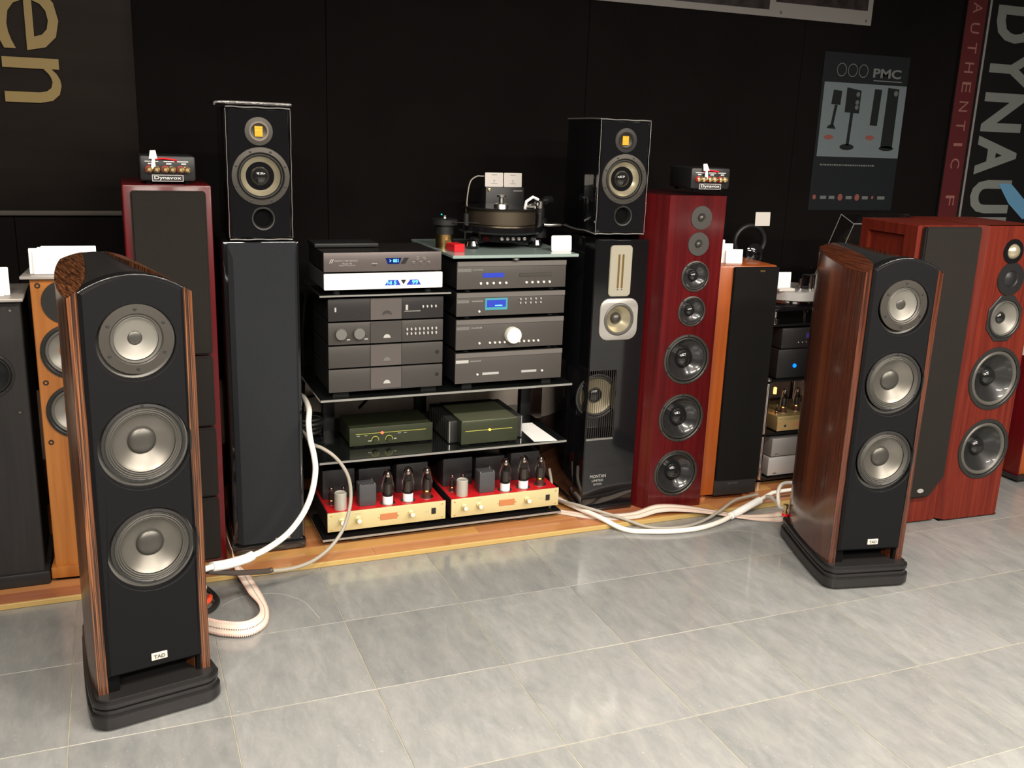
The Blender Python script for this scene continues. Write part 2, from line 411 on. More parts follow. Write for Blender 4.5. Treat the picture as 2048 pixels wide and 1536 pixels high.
grout = mat('yellowish_grout', (0.36, 0.33, 0.25), 0.85, var=0.2, vscale=20)
floor = obj('floor', G().box(-2.6, 7.0, -2.6, 4.4, -0.06, -0.0012), grout)
tag(floor, 'floor of grey stone tiles with thin pale joints', kind='structure')
TX, TY = 0.4085, 0.4215
tg = G().box(-TX / 2 + 0.0013, TX / 2 - 0.0013, -TY / 2 + 0.0013, TY / 2 - 0.0013, -0.001, 0.0, 0.0006, 1)
t0 = obj('tile', tg, TILE, floor, 0)
first = True
for j in range(-14, 1):
    y = 3.275 - TY / 2 + j * TY
    for i in range(-7, 17):
        x = 0.215 + TX / 2 + i * TX
        if x > 6.9 or y < -2.5: continue
        if first: t = t0; first = False
        else: t = t0.copy(); COL.objects.link(t)
        t.location = (x, y, random.uniform(-0.0002, 0.0002))
for i in range(10, 17):      # tiles beyond the end of the wooden strip
    for j in range(1, 3):
        t = t0.copy(); COL.objects.link(t); t.location = (0.215 + TX / 2 + i * TX, 3.275 - TY / 2 + j * TY, 0)

scuff = mat('pale_scuff', (0.36, 0.35, 0.33), 0.6)
for pts in ([(0.255, 3.085, 0), (0.31, 3.125, 0), (0.366, 3.137, 0), (0.45, 3.118, 0), (0.52, 3.035, 0), (0.55, 2.90, 0)], [(2.24, 3.11, 0), (2.33, 3.10, 0), (2.43, 3.02, 0), (2.47, 2.90, 0)]):
    g = G().tube(pts, 0.0015, 6)
    for v in g.bm.verts: v.co.z = 0.0002 + v.co.z * 0.12
    obj('scuff_mark', g, scuff, floor, 0)
# laminate strip the shelves and speakers stand on
PLANK = [wood('laminate_%s' % n, c, 22, (0.05, 1, 1), 0.33, 0.3, seed=s) for n, c, s in (
    ('orange', [(0.40, 0.15, 0.055), (0.54, 0.24, 0.09)], 1.0), ('amber', [(0.52, 0.25, 0.07), (0.64, 0.35, 0.12)], 4.0),
    ('russet', [(0.30, 0.10, 0.045), (0.42, 0.16, 0.07)], 9.0))]
plat = obj('trim_1', G().box(-2.6, 4.28, 3.285, 4.2, -0.001, 0.0155), PLANK[2])
tag(plat, 'low strip of orange laminate planks along the back wall', kind='structure')
obj('edge_strip', G().box(-2.6, 4.28, 3.275, 3.285, 0.0, 0.0195, 0.002, 1), mat('golden_edge_strip', (0.50, 0.34, 0.12), 0.4), plat)
for r in range(8):
    y0 = 3.286 + r * 0.068; x = -2.6 + random.uniform(-0.3, 0)
    while x < 4.27:
        ln = random.uniform(0.32, 0.62); x1 = min(x + ln, 4.278); xs = max(x, -2.598)
        if x1 - xs > 0.03:
            obj('plank', G().box(xs + 0.0004, x1 - 0.0004, y0 + 0.0003, y0 + 0.0677, 0.0156, 0.02 + random.uniform(-0.0002, 0.0002)), random.choice(PLANK + PLANK[:1]), plat, 0)
        x = x1

# back wall: light plaster low down, dark cloth panels above
wall = obj('wall_back', G().box(-2.6, 7.0, 4.21, 4.35, -0.05, 2.9), wall_light)
tag(wall, 'back wall, black panels above a strip of light plaster', kind='structure')
obj('panel_backing', G().box(-2.6, 7.0, 4.2085, 4.2105, 0.505, 2.9), hole_black, wall, 0)
xs = [-2.6, -1.45, -0.35, 0.86, 2.06, 3.26, 4.46, 5.66, 7.0]
for a, b in zip(xs, xs[1:]):
    obj('panel', G().box(a + 0.001, b - 0.001, 4.185, 4.2085, 0.505, 2.9, 0.002, 1), wall_black, wall, 0)
base = obj('baseboard_back', G().box(-2.6, 7.0, 4.175, 4.21, 0.0, 0.205, 0.006), dark_wood)
tag(base, 'dark brown skirting board under the plaster strip', kind='structure')
ceil = obj('ceiling', G().box(-2.6, 7.0, -2.6, 4.35, 2.9, 2.98), mat('ceiling_paint', (0.30, 0.28, 0.26), 0.9))
tag(ceil, 'plain painted ceiling above the showroom', kind='structure')

# wall socket box low on the light strip
sk = thing('wall_box', 'pale plastic box on the light wall strip left of the black grille tower', 'socket', (0.398, 4.2, 0.16))
obj('housing', G().box(-0.03, 0.03, -0.03, 0.0, -0.02, 0.035, 0.004), mat('pale_plastic', (0.45, 0.42, 0.38), 0.5), sk)

# hanging banner on the left
g = G(); nx = 30
for k in range(nx):
    pass
bn = thing('banner', 'dark taupe cloth banner with large gold letters on the left wall', 'banner', (0, 0, 0))
g = G()
cols = []
for i in range(41):
    x = -2.3 + (0.115 + 2.3) * i / 40; yy = 4.174 + 0.003 * math.sin(x * 9)
    cols.append((x, yy))
for (xa, ya), (xb, yb) in zip(cols, cols[1:]):
    g.quad((xa, ya, 1.205), (xb, yb, 1.205), (xb, yb, 2.85), (xa, ya, 2.85))
bmesh.ops.remove_doubles(g.bm, verts=g.bm.verts[:], dist=1e-5)
c = obj('cloth', g, banner_cloth, bn); c.modifiers.new('thick', 'SOLIDIFY').thickness = 0.002
obj('hem', G().box(-2.3, 0.115, 4.163, 4.172, 1.203, 1.222, 0.003), mat('banner_hem', (0.06, 0.052, 0.045), 0.8), bn)
g = G()
text(g, 'e', -0.352, -0.140, 1.808, 2.035, 4.160, down=True)
text(g, 'n', -0.340, -0.146, 1.622, 1.782, 4.160, down=True)
obj('lettering', g, gold_print, bn, 0)

# speaker poster (dark sheet, pale picture field, flat prints)
po = thing('poster', 'black poster with pale blue panel of speaker pictures', 'poster', (0, 0, 0))
P0 = 4.184
obj('sheet', G().box(3.395, 3.955, P0 - 0.0015, P0, 1.235, 2.03), mat('poster_black', (0.0065, 0.009, 0.011), 0.55, spec=0.3), po)
obj('picture_field', G().box(3.412, 3.954, P0 - 0.0025, P0 - 0.0015, 1.512, 1.884), mat('poster_pale_blue', (0.12, 0.15, 0.165), 0.5), po)
pg = mat('poster_dark_print', (0.006, 0.009, 0.0095), 0.6, spec=0.3); yq = P0 - 0.003
g = G()
def flat(g, x0, x1, z0, z1): g.quad((x0, yq, z0), (x1, yq, z0), (x1, yq, z1), (x0, yq, z1))
def poly(g, pts): g.bm.faces.new([g.bm.verts.new((x, yq, z)) for x, z in pts])
poly(g, [(3.468, 1.775), (3.527, 1.773), (3.53, 1.843), (3.475, 1.847)]); poly(g, [(3.478, 1.668), (3.496, 1.668), (3.510, 1.772), (3.492, 1.772)])
poly(g, [(3.455, 1.655), (3.515, 1.652), (3.50, 1.672), (3.468, 1.672)])
poly(g, [(3.56, 1.738), (3.655, 1.735), (3.655, 1.85), (3.56, 1.862)]); poly(g, [(3.592, 1.572), (3.612, 1.572), (3.618, 1.737), (3.598, 1.737)])
g.bm.faces.new([g.bm.verts.new((3.600 + 0.047 * math.cos(t), yq, 1.563 + 0.016 * math.sin(t))) for t in [2 * PI * k / 20 for k in range(20)]])
poly(g, [(3.735, 1.678), (3.784, 1.676), (3.79, 1.86), (3.742, 1.862)])
poly(g, [(3.825, 1.565), (3.905, 1.562), (3.905, 1.868), (3.829, 1.872)])
g.bm.faces.new([g.bm.verts.new((3.865 + 0.05 * math.cos(t), yq, 1.562 + 0.013 * math.sin(t))) for t in [2 * PI * k / 20 for k in range(20)]])
obj('speaker_prints', g, pg, po, 0)
g = G()
yq = P0 - 0.0036
for zz in (1.83, 1.79, 1.765):
    g = G(); g.bm.faces.new([g.bm.verts.new((3.635 + 0.012 * math.cos(t), yq, zz + 0.012 * math.sin(t))) for t in [2 * PI * k / 14 for k in range(14)]]); obj('print_highlight', g, mat('poster_mid_grey', (0.09, 0.10, 0.10), 0.5), po, 0)
g = G(); g.bm.faces.new([g.bm.verts.new((3.885 + 0.014 * math.cos(t), yq, 1.845 + 0.014 * math.sin(t))) for t in [2 * PI * k / 14 for k in range(14)]])
obj('print_highlight', g, mat('poster_mid_grey', (0.09, 0.10, 0.10), 0.5), po, 0)
g = G()
for cx in (3.512, 3.583, 3.653):
    g = G()
    for k in range(28):
        a, b = 2 * PI * k / 28, 2 * PI * (k + 1) / 28
        g.quad(*[(cx + r * 0.93 * math.cos(t), P0 - 0.0022, 1.947 + r * math.sin(t)) for r, t in ((0.029, a), (0.029, b), (0.033, b), (0.033, a))])
    obj('ring_emblem', g, mat('poster_grey_print', (0.12, 0.13, 0.13), 0.5), po, 0)
g = G(); text(g, 'PMC', 3.718, 3.905, 1.918, 1.965, P0 - 0.0016, bold=0.03)
flat2 = lambda x0, x1, z0, z1: g.quad((x0, P0 - 0.002, z0), (x1, P0 - 0.002, z0), (x1, P0 - 0.002, z1), (x0, P0 - 0.002, z1))
flat2(3.725, 3.915, 1.901, 1.906)
x = 3.44
for k in range(26):
    w = random.uniform(0.006, 0.016); flat2(x, x + w, 1.466, 1.474); x += w + 0.004
    if x > 3.80: break
obj('lettering', g, mat('poster_grey_print', (0.15, 0.16, 0.16), 0.5), po, 0)
for a, b in ((3.465, 3.505), (3.522, 3.56), (3.635, 3.675), (3.745, 3.785), (3.85, 3.90)):
    g = G(); flat2(a, b, 1.293, 1.31); obj('award_mark', g, mat('poster_grey_print', (0.12, 0.13, 0.13), 0.5), po, 0)
yq = P0 - 0.002
for cx, r in ((3.427, 0.013), (3.597, 0.018), (3.71, 0.018), (3.815, 0.009)):
    g = G(); g.bm.faces.new([g.bm.verts.new((cx + r * 0.9 * math.cos(t), yq, 1.303 + r * math.sin(t))) for t in [2 * PI * k / 16 for k in range(16)]]); obj('award_emblem', g, mat('poster_dull_red', (0.20, 0.06, 0.05), 0.5), po, 0)
for cx, cz in ((3.475, 1.61), (3.745, 1.615)):
    g = G(); g.bm.faces.new([g.bm.verts.new((cx + 0.03 * math.cos(t), P0 - 0.0032, cz + 0.012 * math.sin(t))) for t in [2 * PI * k / 16 for k in range(16)]]); obj('price_blob', g, mat('poster_dull_red', (0.20, 0.06, 0.05), 0.5), po, 0)

# photo board at the top
pb = thing('photo_board', 'white bordered board of dark photographs high on wall', 'poster', (0, 0, 0))
obj('board', G().box(1.35, 3.655, 4.172, 4.184, 2.167, 2.86, 0.001, 1), mat('board_pale_grey', (0.21, 0.20, 0.19), 0.45), pb)
dkp = mat('dark_photo_print', (0.022, 0.016, 0.018), 0.3, var=0.7, vscale=18)
obj('photograph', G().box(1.39, 3.022, 4.170, 4.172, 2.198, 2.82), dkp, pb)
obj('photograph', G().box(3.058, 3.622, 4.170, 4.172, 2.236, 2.82), dkp, pb)
for px_, pz_ in ((3.09, 2.190), (3.618, 2.188)):
    obj('pin', G().lathe([(0.008, 0), (0.007, 0.004), (0.0, 0.005)], px_, 4.172, pz_, n=12), chrome, pb)

# tall brand banner on the right
rb = thing('banner', 'black banner with pale downward lettering and red side band', 'banner', (0, 0, 0))
obj('cloth', G().box(4.278, 5.25, 4.165, 4.182, 1.0, 2.86, 0.001, 1), mat('banner_black', (0.006, 0.0055, 0.0055), 0.8, spec=0.2), rb)
obj('red_band', G().box(4.280, 4.416, 4.163, 4.165, 1.0, 2.855), mat('banner_red', (0.075, 0.007, 0.009), 0.55), rb)
obj('white_line', G().box(4.436, 4.450, 4.163, 4.165, 1.0, 2.855), mat('banner_line', (0.22, 0.20, 0.20), 0.6), rb)
g = G()
for ch, z1, z0 in (('D', 2.335, 2.144), ('Y', 2.115, 1.905), ('N', 1.882, 1.673), ('A', 1.650, 1.438), ('U', 1.409, 1.222), ('D', 1.20, 1.01), ('N', 2.79, 2.60)):
    if ch == 'N' and z1 > 2.5: continue
    obj('letter', text(G(), ch, 4.500, 4.805, z0, z1, 4.1645, bold=0.035, down=True), mat('banner_pale_print', (0.16, 0.175, 0.165), 0.6), rb, 0)
g = G()
for i, ch in enumerate('AUTHENTIC FIDELITY'):
    if ch == ' ': continue
    zc = 2.305 - 0.1012 * i; hw = 0.008 if ch == 'I' else 0.027
    if zc < 1.03: break
    obj('small_letter', text(G(), ch, 4.318, 4.382, zc - hw, zc + hw, 4.1625, down=True), mat('banner_pink_print', (0.24, 0.10, 0.09), 0.6), rb, 0)
g = G(); yq = 4.1618
poly(g, [(4.70, 1.39), (4.80, 1.39), (4.98, 1.26), (5.02, 1.20), (4.93, 1.19), (4.80, 1.28)])
obj('blue_swoosh', g, mat('banner_blue_print', (0.10, 0.26, 0.42), 0.6), rb, 0)

# ------------------------------------------------------------------ the two big curved floor speakers
def plan_half(t):            # half width of the cabinet at depth fraction t
    return 0.148 * (1 + 0.015 * math.sin(PI * min(t * 2.2, 1))) * math.sqrt(max(0.0, 1 - (t ** 2.2) * 0.66))
def dome(x): return 1.2135 - (x / 0.149) ** 2 * 0.056
DEP = 0.44
def curved_speaker(label, loc, rz, wm, wt, group):
    T = thing('floor_speaker', label, 'speaker', loc, rz, group)
    NS = 18
    outer = [(plan_half(i / NS), DEP * i / NS) for i in range(NS + 1)]
    inner = []
    for i in range(NS + 1):
        t = i / NS; inner.append((max(0.02, 0.1235 * (1 - 0.76 * t ** 0.62) ) if t > 0 else 0.1235, DEP * t))
    zb = 0.088
    for s in (-1, 1):
        g = G(); V = g.bm.verts.new
        ob = [V((s * x, y, zb)) for x, y in outer]; ot = [V((s * x, y, dome(x))) for x, y in outer]
        ib = [V((s * x, y, zb)) for x, y in inner]; it = [V((s * x, y, dome(x))) for x, y in inner]
        for i in range(NS):
            g.bm.faces.new((ob[i], ob[i + 1], ot[i + 1], ot[i])); g.bm.faces.new((ib[i], ib[i + 1], it[i + 1], it[i]))
        g.bm.faces.new((ob[0], ib[0], it[0], ot[0])); g.bm.faces.new((ob[-1], ib[-1], it[-1], ot[-1]))
        g.bm.faces.new((ob + ib[::-1]))
        side = obj('side_panel', g, wm, T, 40)
        g = G(); V = g.bm.verts.new
        for i in range(NS):
            a = [(s * outer[i][0], outer[i][1]), (s * outer[i + 1][0], outer[i + 1][1]), (s * inner[i + 1][0], inner[i + 1][1]), (s * inner[i][0], inner[i][1])]
            K = 4
            for k in range(K):
                def P(p, q, t): x = p[0] + (q[0] - p[0]) * t; y = p[1] + (q[1] - p[1]) * t; return (x, y, dome(abs(x)) + 0.0006)
                g.quad(P(a[0], a[3], k / K), P(a[1], a[2], k / K), P(a[1], a[2], (k + 1) / K), P(a[0], a[3], (k + 1) / K))
        bmesh.ops.remove_doubles(g.bm, verts=g.bm.verts[:], dist=1e-5)
        obj('top_veneer', g, wt, side, 40)
    # black crown between the wooden cheeks
    g = G(); rows = []
    for i in range(NS + 1):
        hw, y = inner[i]
        rows.append([g.bm.verts.new((hw * (2 * k / 12 - 1), y, dome(hw * (2 * k / 12 - 1)) - 0.0015 - 0.010 * math.sin(PI * i / NS))) for k in range(13)])
    for a, b in zip(rows, rows[1:]):
        for k in range(12): g.bm.faces.new((a[k], a[k + 1], b[k + 1], b[k]))
    hw = inner[-1][0]; V = g.bm.verts.new
    g.bm.faces.new([V((-hw, DEP, zb)), V((hw, DEP, zb)), V((hw, DEP, dome(hw))), V((-hw, DEP, dome(hw)))])
    ho = outer[-1][0]; g.bm.faces.new([V((-ho, DEP - 0.001, zb)), V((ho, DEP - 0.001, zb)), V((ho, DEP - 0.001, dome(ho) - 0.004)), V((-ho, DEP - 0.001, dome(ho) - 0.004))])
    obj('crown', g, satin_black, T, 40)
    # baffle with arched top
    xb = 0.1235
    arc = [(xb - 2 * xb * k / 20, dome(xb - 2 * xb * k / 20) - 0.001) for k in range(21)]
    outl = [(-xb, 0.138), (xb, 0.138)] + arc
    D = [(0.003, 1.043, 0.096), (0.006, 0.771, 0.113), (0.010, 0.486, 0.113)]
    obj('baffle', G().plate(outl, [circ(x, z, R * 1.0, 48) for x, z, R in D], -0.014, 0.03, 0.008), baffle_black, T, 30)
    obj('crown_edge', G().tube([(x, -0.009, z - 0.003) for x, z in arc], 0.0035, 8, smooth=False), gloss_black, T, 60)
    obj('port_slot', G().box(-xb, xb, 0.06, 0.07, 0.088, 0.14).box(-xb, -xb + 0.03, 0.002, 0.065, 0.088, 0.138).box(xb - 0.012, xb, 0.002, 0.065, 0.088, 0.138), hole_black, T)
    for i, (x, z, R) in enumerate(D):
        ringg = G().lathe([(R * 1.06, -0.0022), (R * 1.06, 0.0024), (R * 0.99, -0.012), (R * 0.90, -0.014)], x, -0.012, z, n=56)
        obj('trim_ring', ringg, mat('ring_satin', (0.30, 0.29, 0.27), 0.30, 0.85), T, 30)
        if i == 0:
            f = driver(T, 'midrange_driver', x, z + 0.006, R * 0.93, -0.011, frame_grey, surround_grey, cone_light, cap_grey, 0.70, 0.60, 0.20, 0.16, 6, 0.25, ridges=1)
            f['label'] = 'coaxial driver with pale grey cone'
        else:
            driver(T, 'woofer', x, z + 0.006, R * 0.93, -0.011, frame_dark, surround_grey, cone_grey, cap_grey, 0.90, 0.74, 0.34, 0.24, 6, 0.35, ridges=3)
    obj('badge', G().box(-0.012, 0.030, -0.018, -0.014, 0.162, 0.183, 0.001, 1), mat('badge_silver', (0.72, 0.66, 0.58), 0.4, 0.3), T)
    obj('badge_lettering', text(G(), 'TAD', -0.006, 0.024, 0.167, 0.178, -0.0182, bold=0.03), ink, T, 0)
    # plinth of two layers
    def plan(hw, y0, y1, back, r=0.05, n=7):
        pts = []
        for cx, cy, a0 in ((hw - r, y0 + r, 270),):
            for k in range(n + 1):
                t = math.radians(a0 + 78 * k / n); pts.append((cx + r * math.cos(t), cy + r * math.sin(t)))
        for k in range(1, 9):
            t = k / 9; pts.append((hw + (back - hw) * t ** 1.3, y0 + r + (y1 - y0 - r - 0.05) * t))
        for k in range(n + 1):
            t = math.radians(12 + 78 * k / n); pts.append((back - 0.05 + 0.05 * math.cos(t), y1 - 0.05 + 0.05 * math.sin(t)))
        return pts + [(-x, y) for x, y in reversed(pts)]
    g = G().prism(plan(0.172, -0.048, 0.475, 0.115), 0.003, 0.052, 'z', 0.009)
    g.prism(plan(0.166, -0.042, 0.469, 0.109), 0.050, 0.060, 'z')
    pl = obj('plinth', g, plinth_black, T, 40)
    obj('plinth_deck', G().prism(plan(0.169, -0.045, 0.472, 0.112), 0.058, 0.089, 'z', 0.010), plinth_black, pl, 40)
    for fx, fy in ((-0.12, 0.0), (0.12, 0.0), (0, 0.4)):
        obj('foot', G().lathe([(0.0, 0), (0.02, 0), (0.02, 0.01), (0, 0.01)], fx, fy, -0.0, 'z', 16), hole_black, pl)
    return T
L1 = curved_speaker('curved floor speaker with striped ebony sides standing in front, left', (0.03, 2.529, 0), 0.2, ebony, ebony_top, 'pair of curved three driver floor speakers')
R1 = curved_speaker('curved floor speaker with reddish rosewood side near the brick red towers', (2.499, 2.537, 0), -0.19, rosewood, rosewood_top, 'pair of curved three driver floor speakers')

def binding_post(par, loc):
    p = obj('binding_post', G().lathe([(0.0, 0.0), (0.010, 0.0), (0.010, 0.014), (0.007, 0.016), (0.007, 0.028), (0.011, 0.030), (0.011, 0.045), (0.0, 0.047)], loc[0], loc[1], loc[2], 'z', 18), brass, par)
    obj('red_ring', G().lathe([(0.0075, -0.003), (0.0125, -0.003), (0.0125, 0.007), (0.0075, 0.007)], loc[0], loc[1], loc[2], 'z', 18), red_plastic, p)
binding_post(R1, (-0.098, 0.448, 0.092))

# ------------------------------------------------------------------ generic tower helpers
def open_box(x0, x1, z0, z1, D, y0=0.0, bev=0.0):
    return G().box(x0, x1, y0, D, z0, z1, skip=('f',))

# black lacquer tower with blue-grey grille (left) ------------------------------------------------
T = thing('tower_speaker', 'gloss black tower speaker with full blue-grey grille cloth front', 'speaker', (0.467, 3.42, 0.02))
obj('cabinet', G().box(-0.128, 0.134, 0.012, 0.40, 0.012, 1.162, 0.008), gloss_black, T)
obj('base', G().box(-0.132, 0.138, 0.0, 0.41, 0.0, 0.045, 0.012), gloss_black, T)
g = G()
pts = rrect(-0.112, 0.122, 0.048, 1.158, 0.006)
g.prism(pts, 0.002, 0.013, 'y')
V = g.bm.verts.new
ox0, ox1, oz0, oz1 = -0.112, 0.122, 0.048, 1.158; ix0, ix1, iz1 = -0.095, 0.112, 1.105
a = [V((ox0, 0.002, oz1)), V((ox1, 0.002, oz1)), V((ix1, -0.012, iz1)), V((ix0, -0.012, iz1))]
b = [V((ox0, 0.002, oz0)), V((ox1, 0.002, oz0)), V((ix1, -0.012, oz0)), V((ix0, -0.012, oz0))]
g.bm.faces.new(a); g.bm.faces.new((a[3], a[2], b[2], b[3])); g.bm.faces.new((a[0], a[3], b[3], b[0])); g.bm.faces.new((a[2], a[1], b[1], b[2])); g.bm.faces.new(b)
obj('grille', g, grille_blue, T, 20)
obj('nameplate', G().box(0.02, 0.075, -0.0135, -0.012, 0.055, 0.062), steel, T)
for fx in (-0.11, 0.115):
    obj('foot', G().box(fx - 0.012, fx + 0.012, 0.02, 0.05, -0.0, 0.006), hole_black, T)

# wrapped bookshelf speakers on the two black towers ---------------------------------------------
def bookshelf(label, loc, rz, wide=0.106, lid=False, D=0.30, side_film=False):
    T = thing('bookshelf_speaker', label, 'speaker', loc, rz, 'pair of film wrapped bookshelf speakers')
    H = 0.440
    d = [(0.0, 0.362, 0.047), (0.003, 0.214, 0.097), (0.007, 0.072, 0.038)]
    obj('cabinet', G().box(-wide, wide, 0.02, D, 0.0, H, 0.006), gloss_black, T)
    obj('baffle', G().plate(rrect(-wide, wide, 0.0, H, 0.012), [circ(x, z, r * 0.92, 36) for x, z, r in d], 0.0, 0.021, 0.009), wrap_black, T, 30)
    f = obj('tweeter', G().lathe([(0.047, 0), (0.046, 0.004), (0.032, 0.005), (0.030, -0.002), (0.020, -0.006), (0.0, -0.006)], 0, 0, 0.362, n=36), frame_grey if lid else frame_dark, T, 30)
    obj('foil_ribbon', G().box(-0.0135, 0.0135, -0.0005, 0.006, 0.344, 0.379, 0.001, 1), amber_foil, f)
    obj('lens_ring', G().lathe([(0.033, 0.0045), (0.030, 0.009), (0.027, 0.0045)], 0, 0, 0.362, n=36), silver if lid else frame_grey, f)
    driver(T, 'woofer', 0.003, 0.214, 0.097, 0.0, frame_grey, surround, cone_beige, cap_black, 0.80, 0.68, 0.36, 0.30, 8, 0.75)
    obj('port', G().lathe([(0.040, 0), (0.039, 0.004), (0.034, 0.003), (0.031, -0.012), (0.030, -0.019)], 0.007, 0, 0.072, n=32), frame_dark, T, 30)
    obj('port_tube', G().lathe([(0.033, -0.0185), (0.0, -0.0188)], 0.007, 0, 0.072, n=24), hole_black, T)
    # crinkled film along the edges, its pale colour standing in for their highlights
    for sx in (-1, 1):
        pts = [(sx * (wide + 0.0002 + 0.0005 * math.sin(k * 2.1 + sx)), 0.002 + 0.0015 * math.sin(k * 1.3), 0.006 + (H - 0.012) * k / 16) for k in range(17)]
        obj('film_edge_highlight', G().tube(pts, 0.0013, 6, True, 4), film_highlight, T)
    for zz in (0.001, H - 0.001):
        pts = [(-wide + 2 * wide * k / 10, 0.001 + 0.001 * math.sin(k * 2.0), zz + 0.0008 * math.sin(k * 1.7)) for k in range(11)]
        obj('film_edge_highlight', G().tube(pts, 0.0022, 6, True, 4), film_highlight, T)
    if lid:
        t = obj('lid', G().box(-wide - 0.034, wide + 0.006, -0.012, D - 0.02, 0.4465, 0.4555, 0.003), gloss_black, T)
        obj('film_edge_highlight', G().tube([(-wide - 0.035, -0.004, 0.444), (-wide - 0.02, -0.013, 0.452), (0, -0.0135, 0.453), (wide, -0.0135, 0.452)], 0.004, 6, True, 4), film_highlight, T)
    else:
        pts = [(-wide - 0.002, 0.0, H), (-wide - 0.002, 0.1, H + 0.002), (-wide - 0.001, 0.2, H + 0.001), (-wide, D, H)]
        obj('film_edge_highlight', G().tube(pts, 0.003, 6), film_highlight, T)
        pts = [(-wide - 0.001, 0.0, 0.0), (-wide - 0.003, 0.1, 0.004), (-wide - 0.001, 0.2, 0.0), (-wide, D, 0.003)]
        obj('film_edge_highlight', G().tube(pts, 0.003, 6), film_highlight, T)
    return T
bookshelf('film wrapped gloss black bookshelf speaker with silver ringed tweeter, on grille tower', (0.472, 3.42, 1.189), 0.0, lid=True)
bookshelf('film wrapped gloss black bookshelf speaker on the open ribbon tweeter tower', (1.868, 3.42, 1.200), -0.05, D=0.34)

# open black ribbon tower (right) ------------------------------------------------------------------
T = thing('tower_speaker', 'gloss black tower with silver ribbon tweeter plate and slatted bass window', 'speaker', (1.888, 3.495, 0.02), -0.02)
x0, x1, H = -0.122, 0.118, 1.158
win = rrect(-0.118, 0.006, 0.325, 0.622, 0.004)
obj('cabinet', G().box(x0, x1, 0.02, 0.40, 0.03, H, 0.004, skip=()), gloss_black, T)
obj('baffle', G().plate([(x0, 0.03), (x1, 0.03), (x1, H), (x0, H)], [circ(-0.002, 0.832, 0.076), [(-0.122 + 0.004, 0.325), (0.008, 0.325), (0.008, 0.622), (-0.118, 0.622)]], -0.075, 0.0, 0.004), gloss_black, T, 30)
obj('cabinet_front', G().box(x0, x1, -0.001, 0.021, 0.03, H), gloss_black, T)
obj('base', G().box(x0 - 0.004, x1 + 0.002, -0.080, 0.40, 0.0, 0.032, 0.008), gloss_black, T)
p = obj('ribbon_tweeter', G().prism(rrect(-0.057, 0.041, 0.930, 1.136, 0.016), -0.082, -0.074, 'y', 0.002), mat('cream_plate', (0.38, 0.355, 0.28), 0.45, 0.2), T, 40)
for k in (-0.018, 0.0):
    obj('ribbon_slot', G().box(k - 0.004, k + 0.004, -0.084, -0.0815, 0.965, 1.10), gold, p)
    obj('screw', G().lathe([(0.004, 0.0), (0.003, 0.002), (0, 0.0025)], k, -0.082, 0.958, n=10), chrome, p)
m = obj('midrange_driver', G().plate(rrect(-0.088, 0.084, 0.749, 0.921, 0.042, 6), [circ(-0.002, 0.835, 0.066, 36)], -0.081, -0.074, 0.002), frame_silver, T, 40)
obj('surround', G().lathe([(0.070, 0.0), (0.066, 0.004), (0.060, 0.007), (0.054, 0.0)], -0.002, -0.079, 0.835), surround_grey, m, 50)
obj('cone', G().lathe([(0.054, 0.0), (0.038, -0.018), (0.024, -0.030)], -0.002, -0.079, 0.835), cone_beige, m, 50)
obj('dust_cap', G().lathe([(0.024, -0.030), (0.02, -0.018), (0.012, -0.012), (0, -0.010)], -0.002, -0.079, 0.835, n=24), cap_grey, m, 50)
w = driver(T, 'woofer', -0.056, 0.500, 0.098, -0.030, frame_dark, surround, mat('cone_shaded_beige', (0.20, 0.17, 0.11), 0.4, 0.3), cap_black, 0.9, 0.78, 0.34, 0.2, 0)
g = G()
for k in range(13):
    xx = -0.114 + 0.118 * k / 12; g.rod((xx, -0.074, 0.323), (xx, -0.074, 0.624), 0.0011, 6)
for k, xx in enumerate([-0.114 + 0.118 * k / 12 for k in range(13)]):
    pass
obj('window_grille', g, frame_grey, T)
obj('window_sill', G().box(-0.118, 0.006, -0.078, -0.07, 0.322, 0.330), steel, T)
g = text(G(), 'MONTAN', -0.088, -0.014, 0.153, 0.167, -0.0755); text(g, 'LIMITED', -0.078, -0.026, 0.136, 0.146, -0.0755); text(g, 'EDITION', -0.07, -0.032, 0.120, 0.128, -0.0755)
obj('lettering', g, lbl_grey, T, 0)
for sx in (x0 + 0.02, x1 - 0.02):
    obj('spike', G().rod((sx, -0.06, -0.0), (sx, -0.06, 0.004), 0.006), chrome, T)

# burgundy tower with segmented grey grille (left rear) --------------------------------------------
T = thing('tower_speaker', 'tall burgundy tower with grey grille in stacked segments, behind ebony speaker', 'speaker', (0.168, 3.40, 0.02))
obj('cabinet', G().box(-0.136, 0.142, 0.0, 0.42, 0.0, 1.352, 0.006), burgundy, T)
for z0, z1 in ((0.782, 1.334), (0.524, 0.776), (0.262, 0.518), (0.02, 0.256)):
    g = G().prism(rrect(-0.112, 0.122, z0, z1, 0.012), -0.022, 0.0, 'y', 0.006)
    obj('grille', g, grille_warm, T, 40)

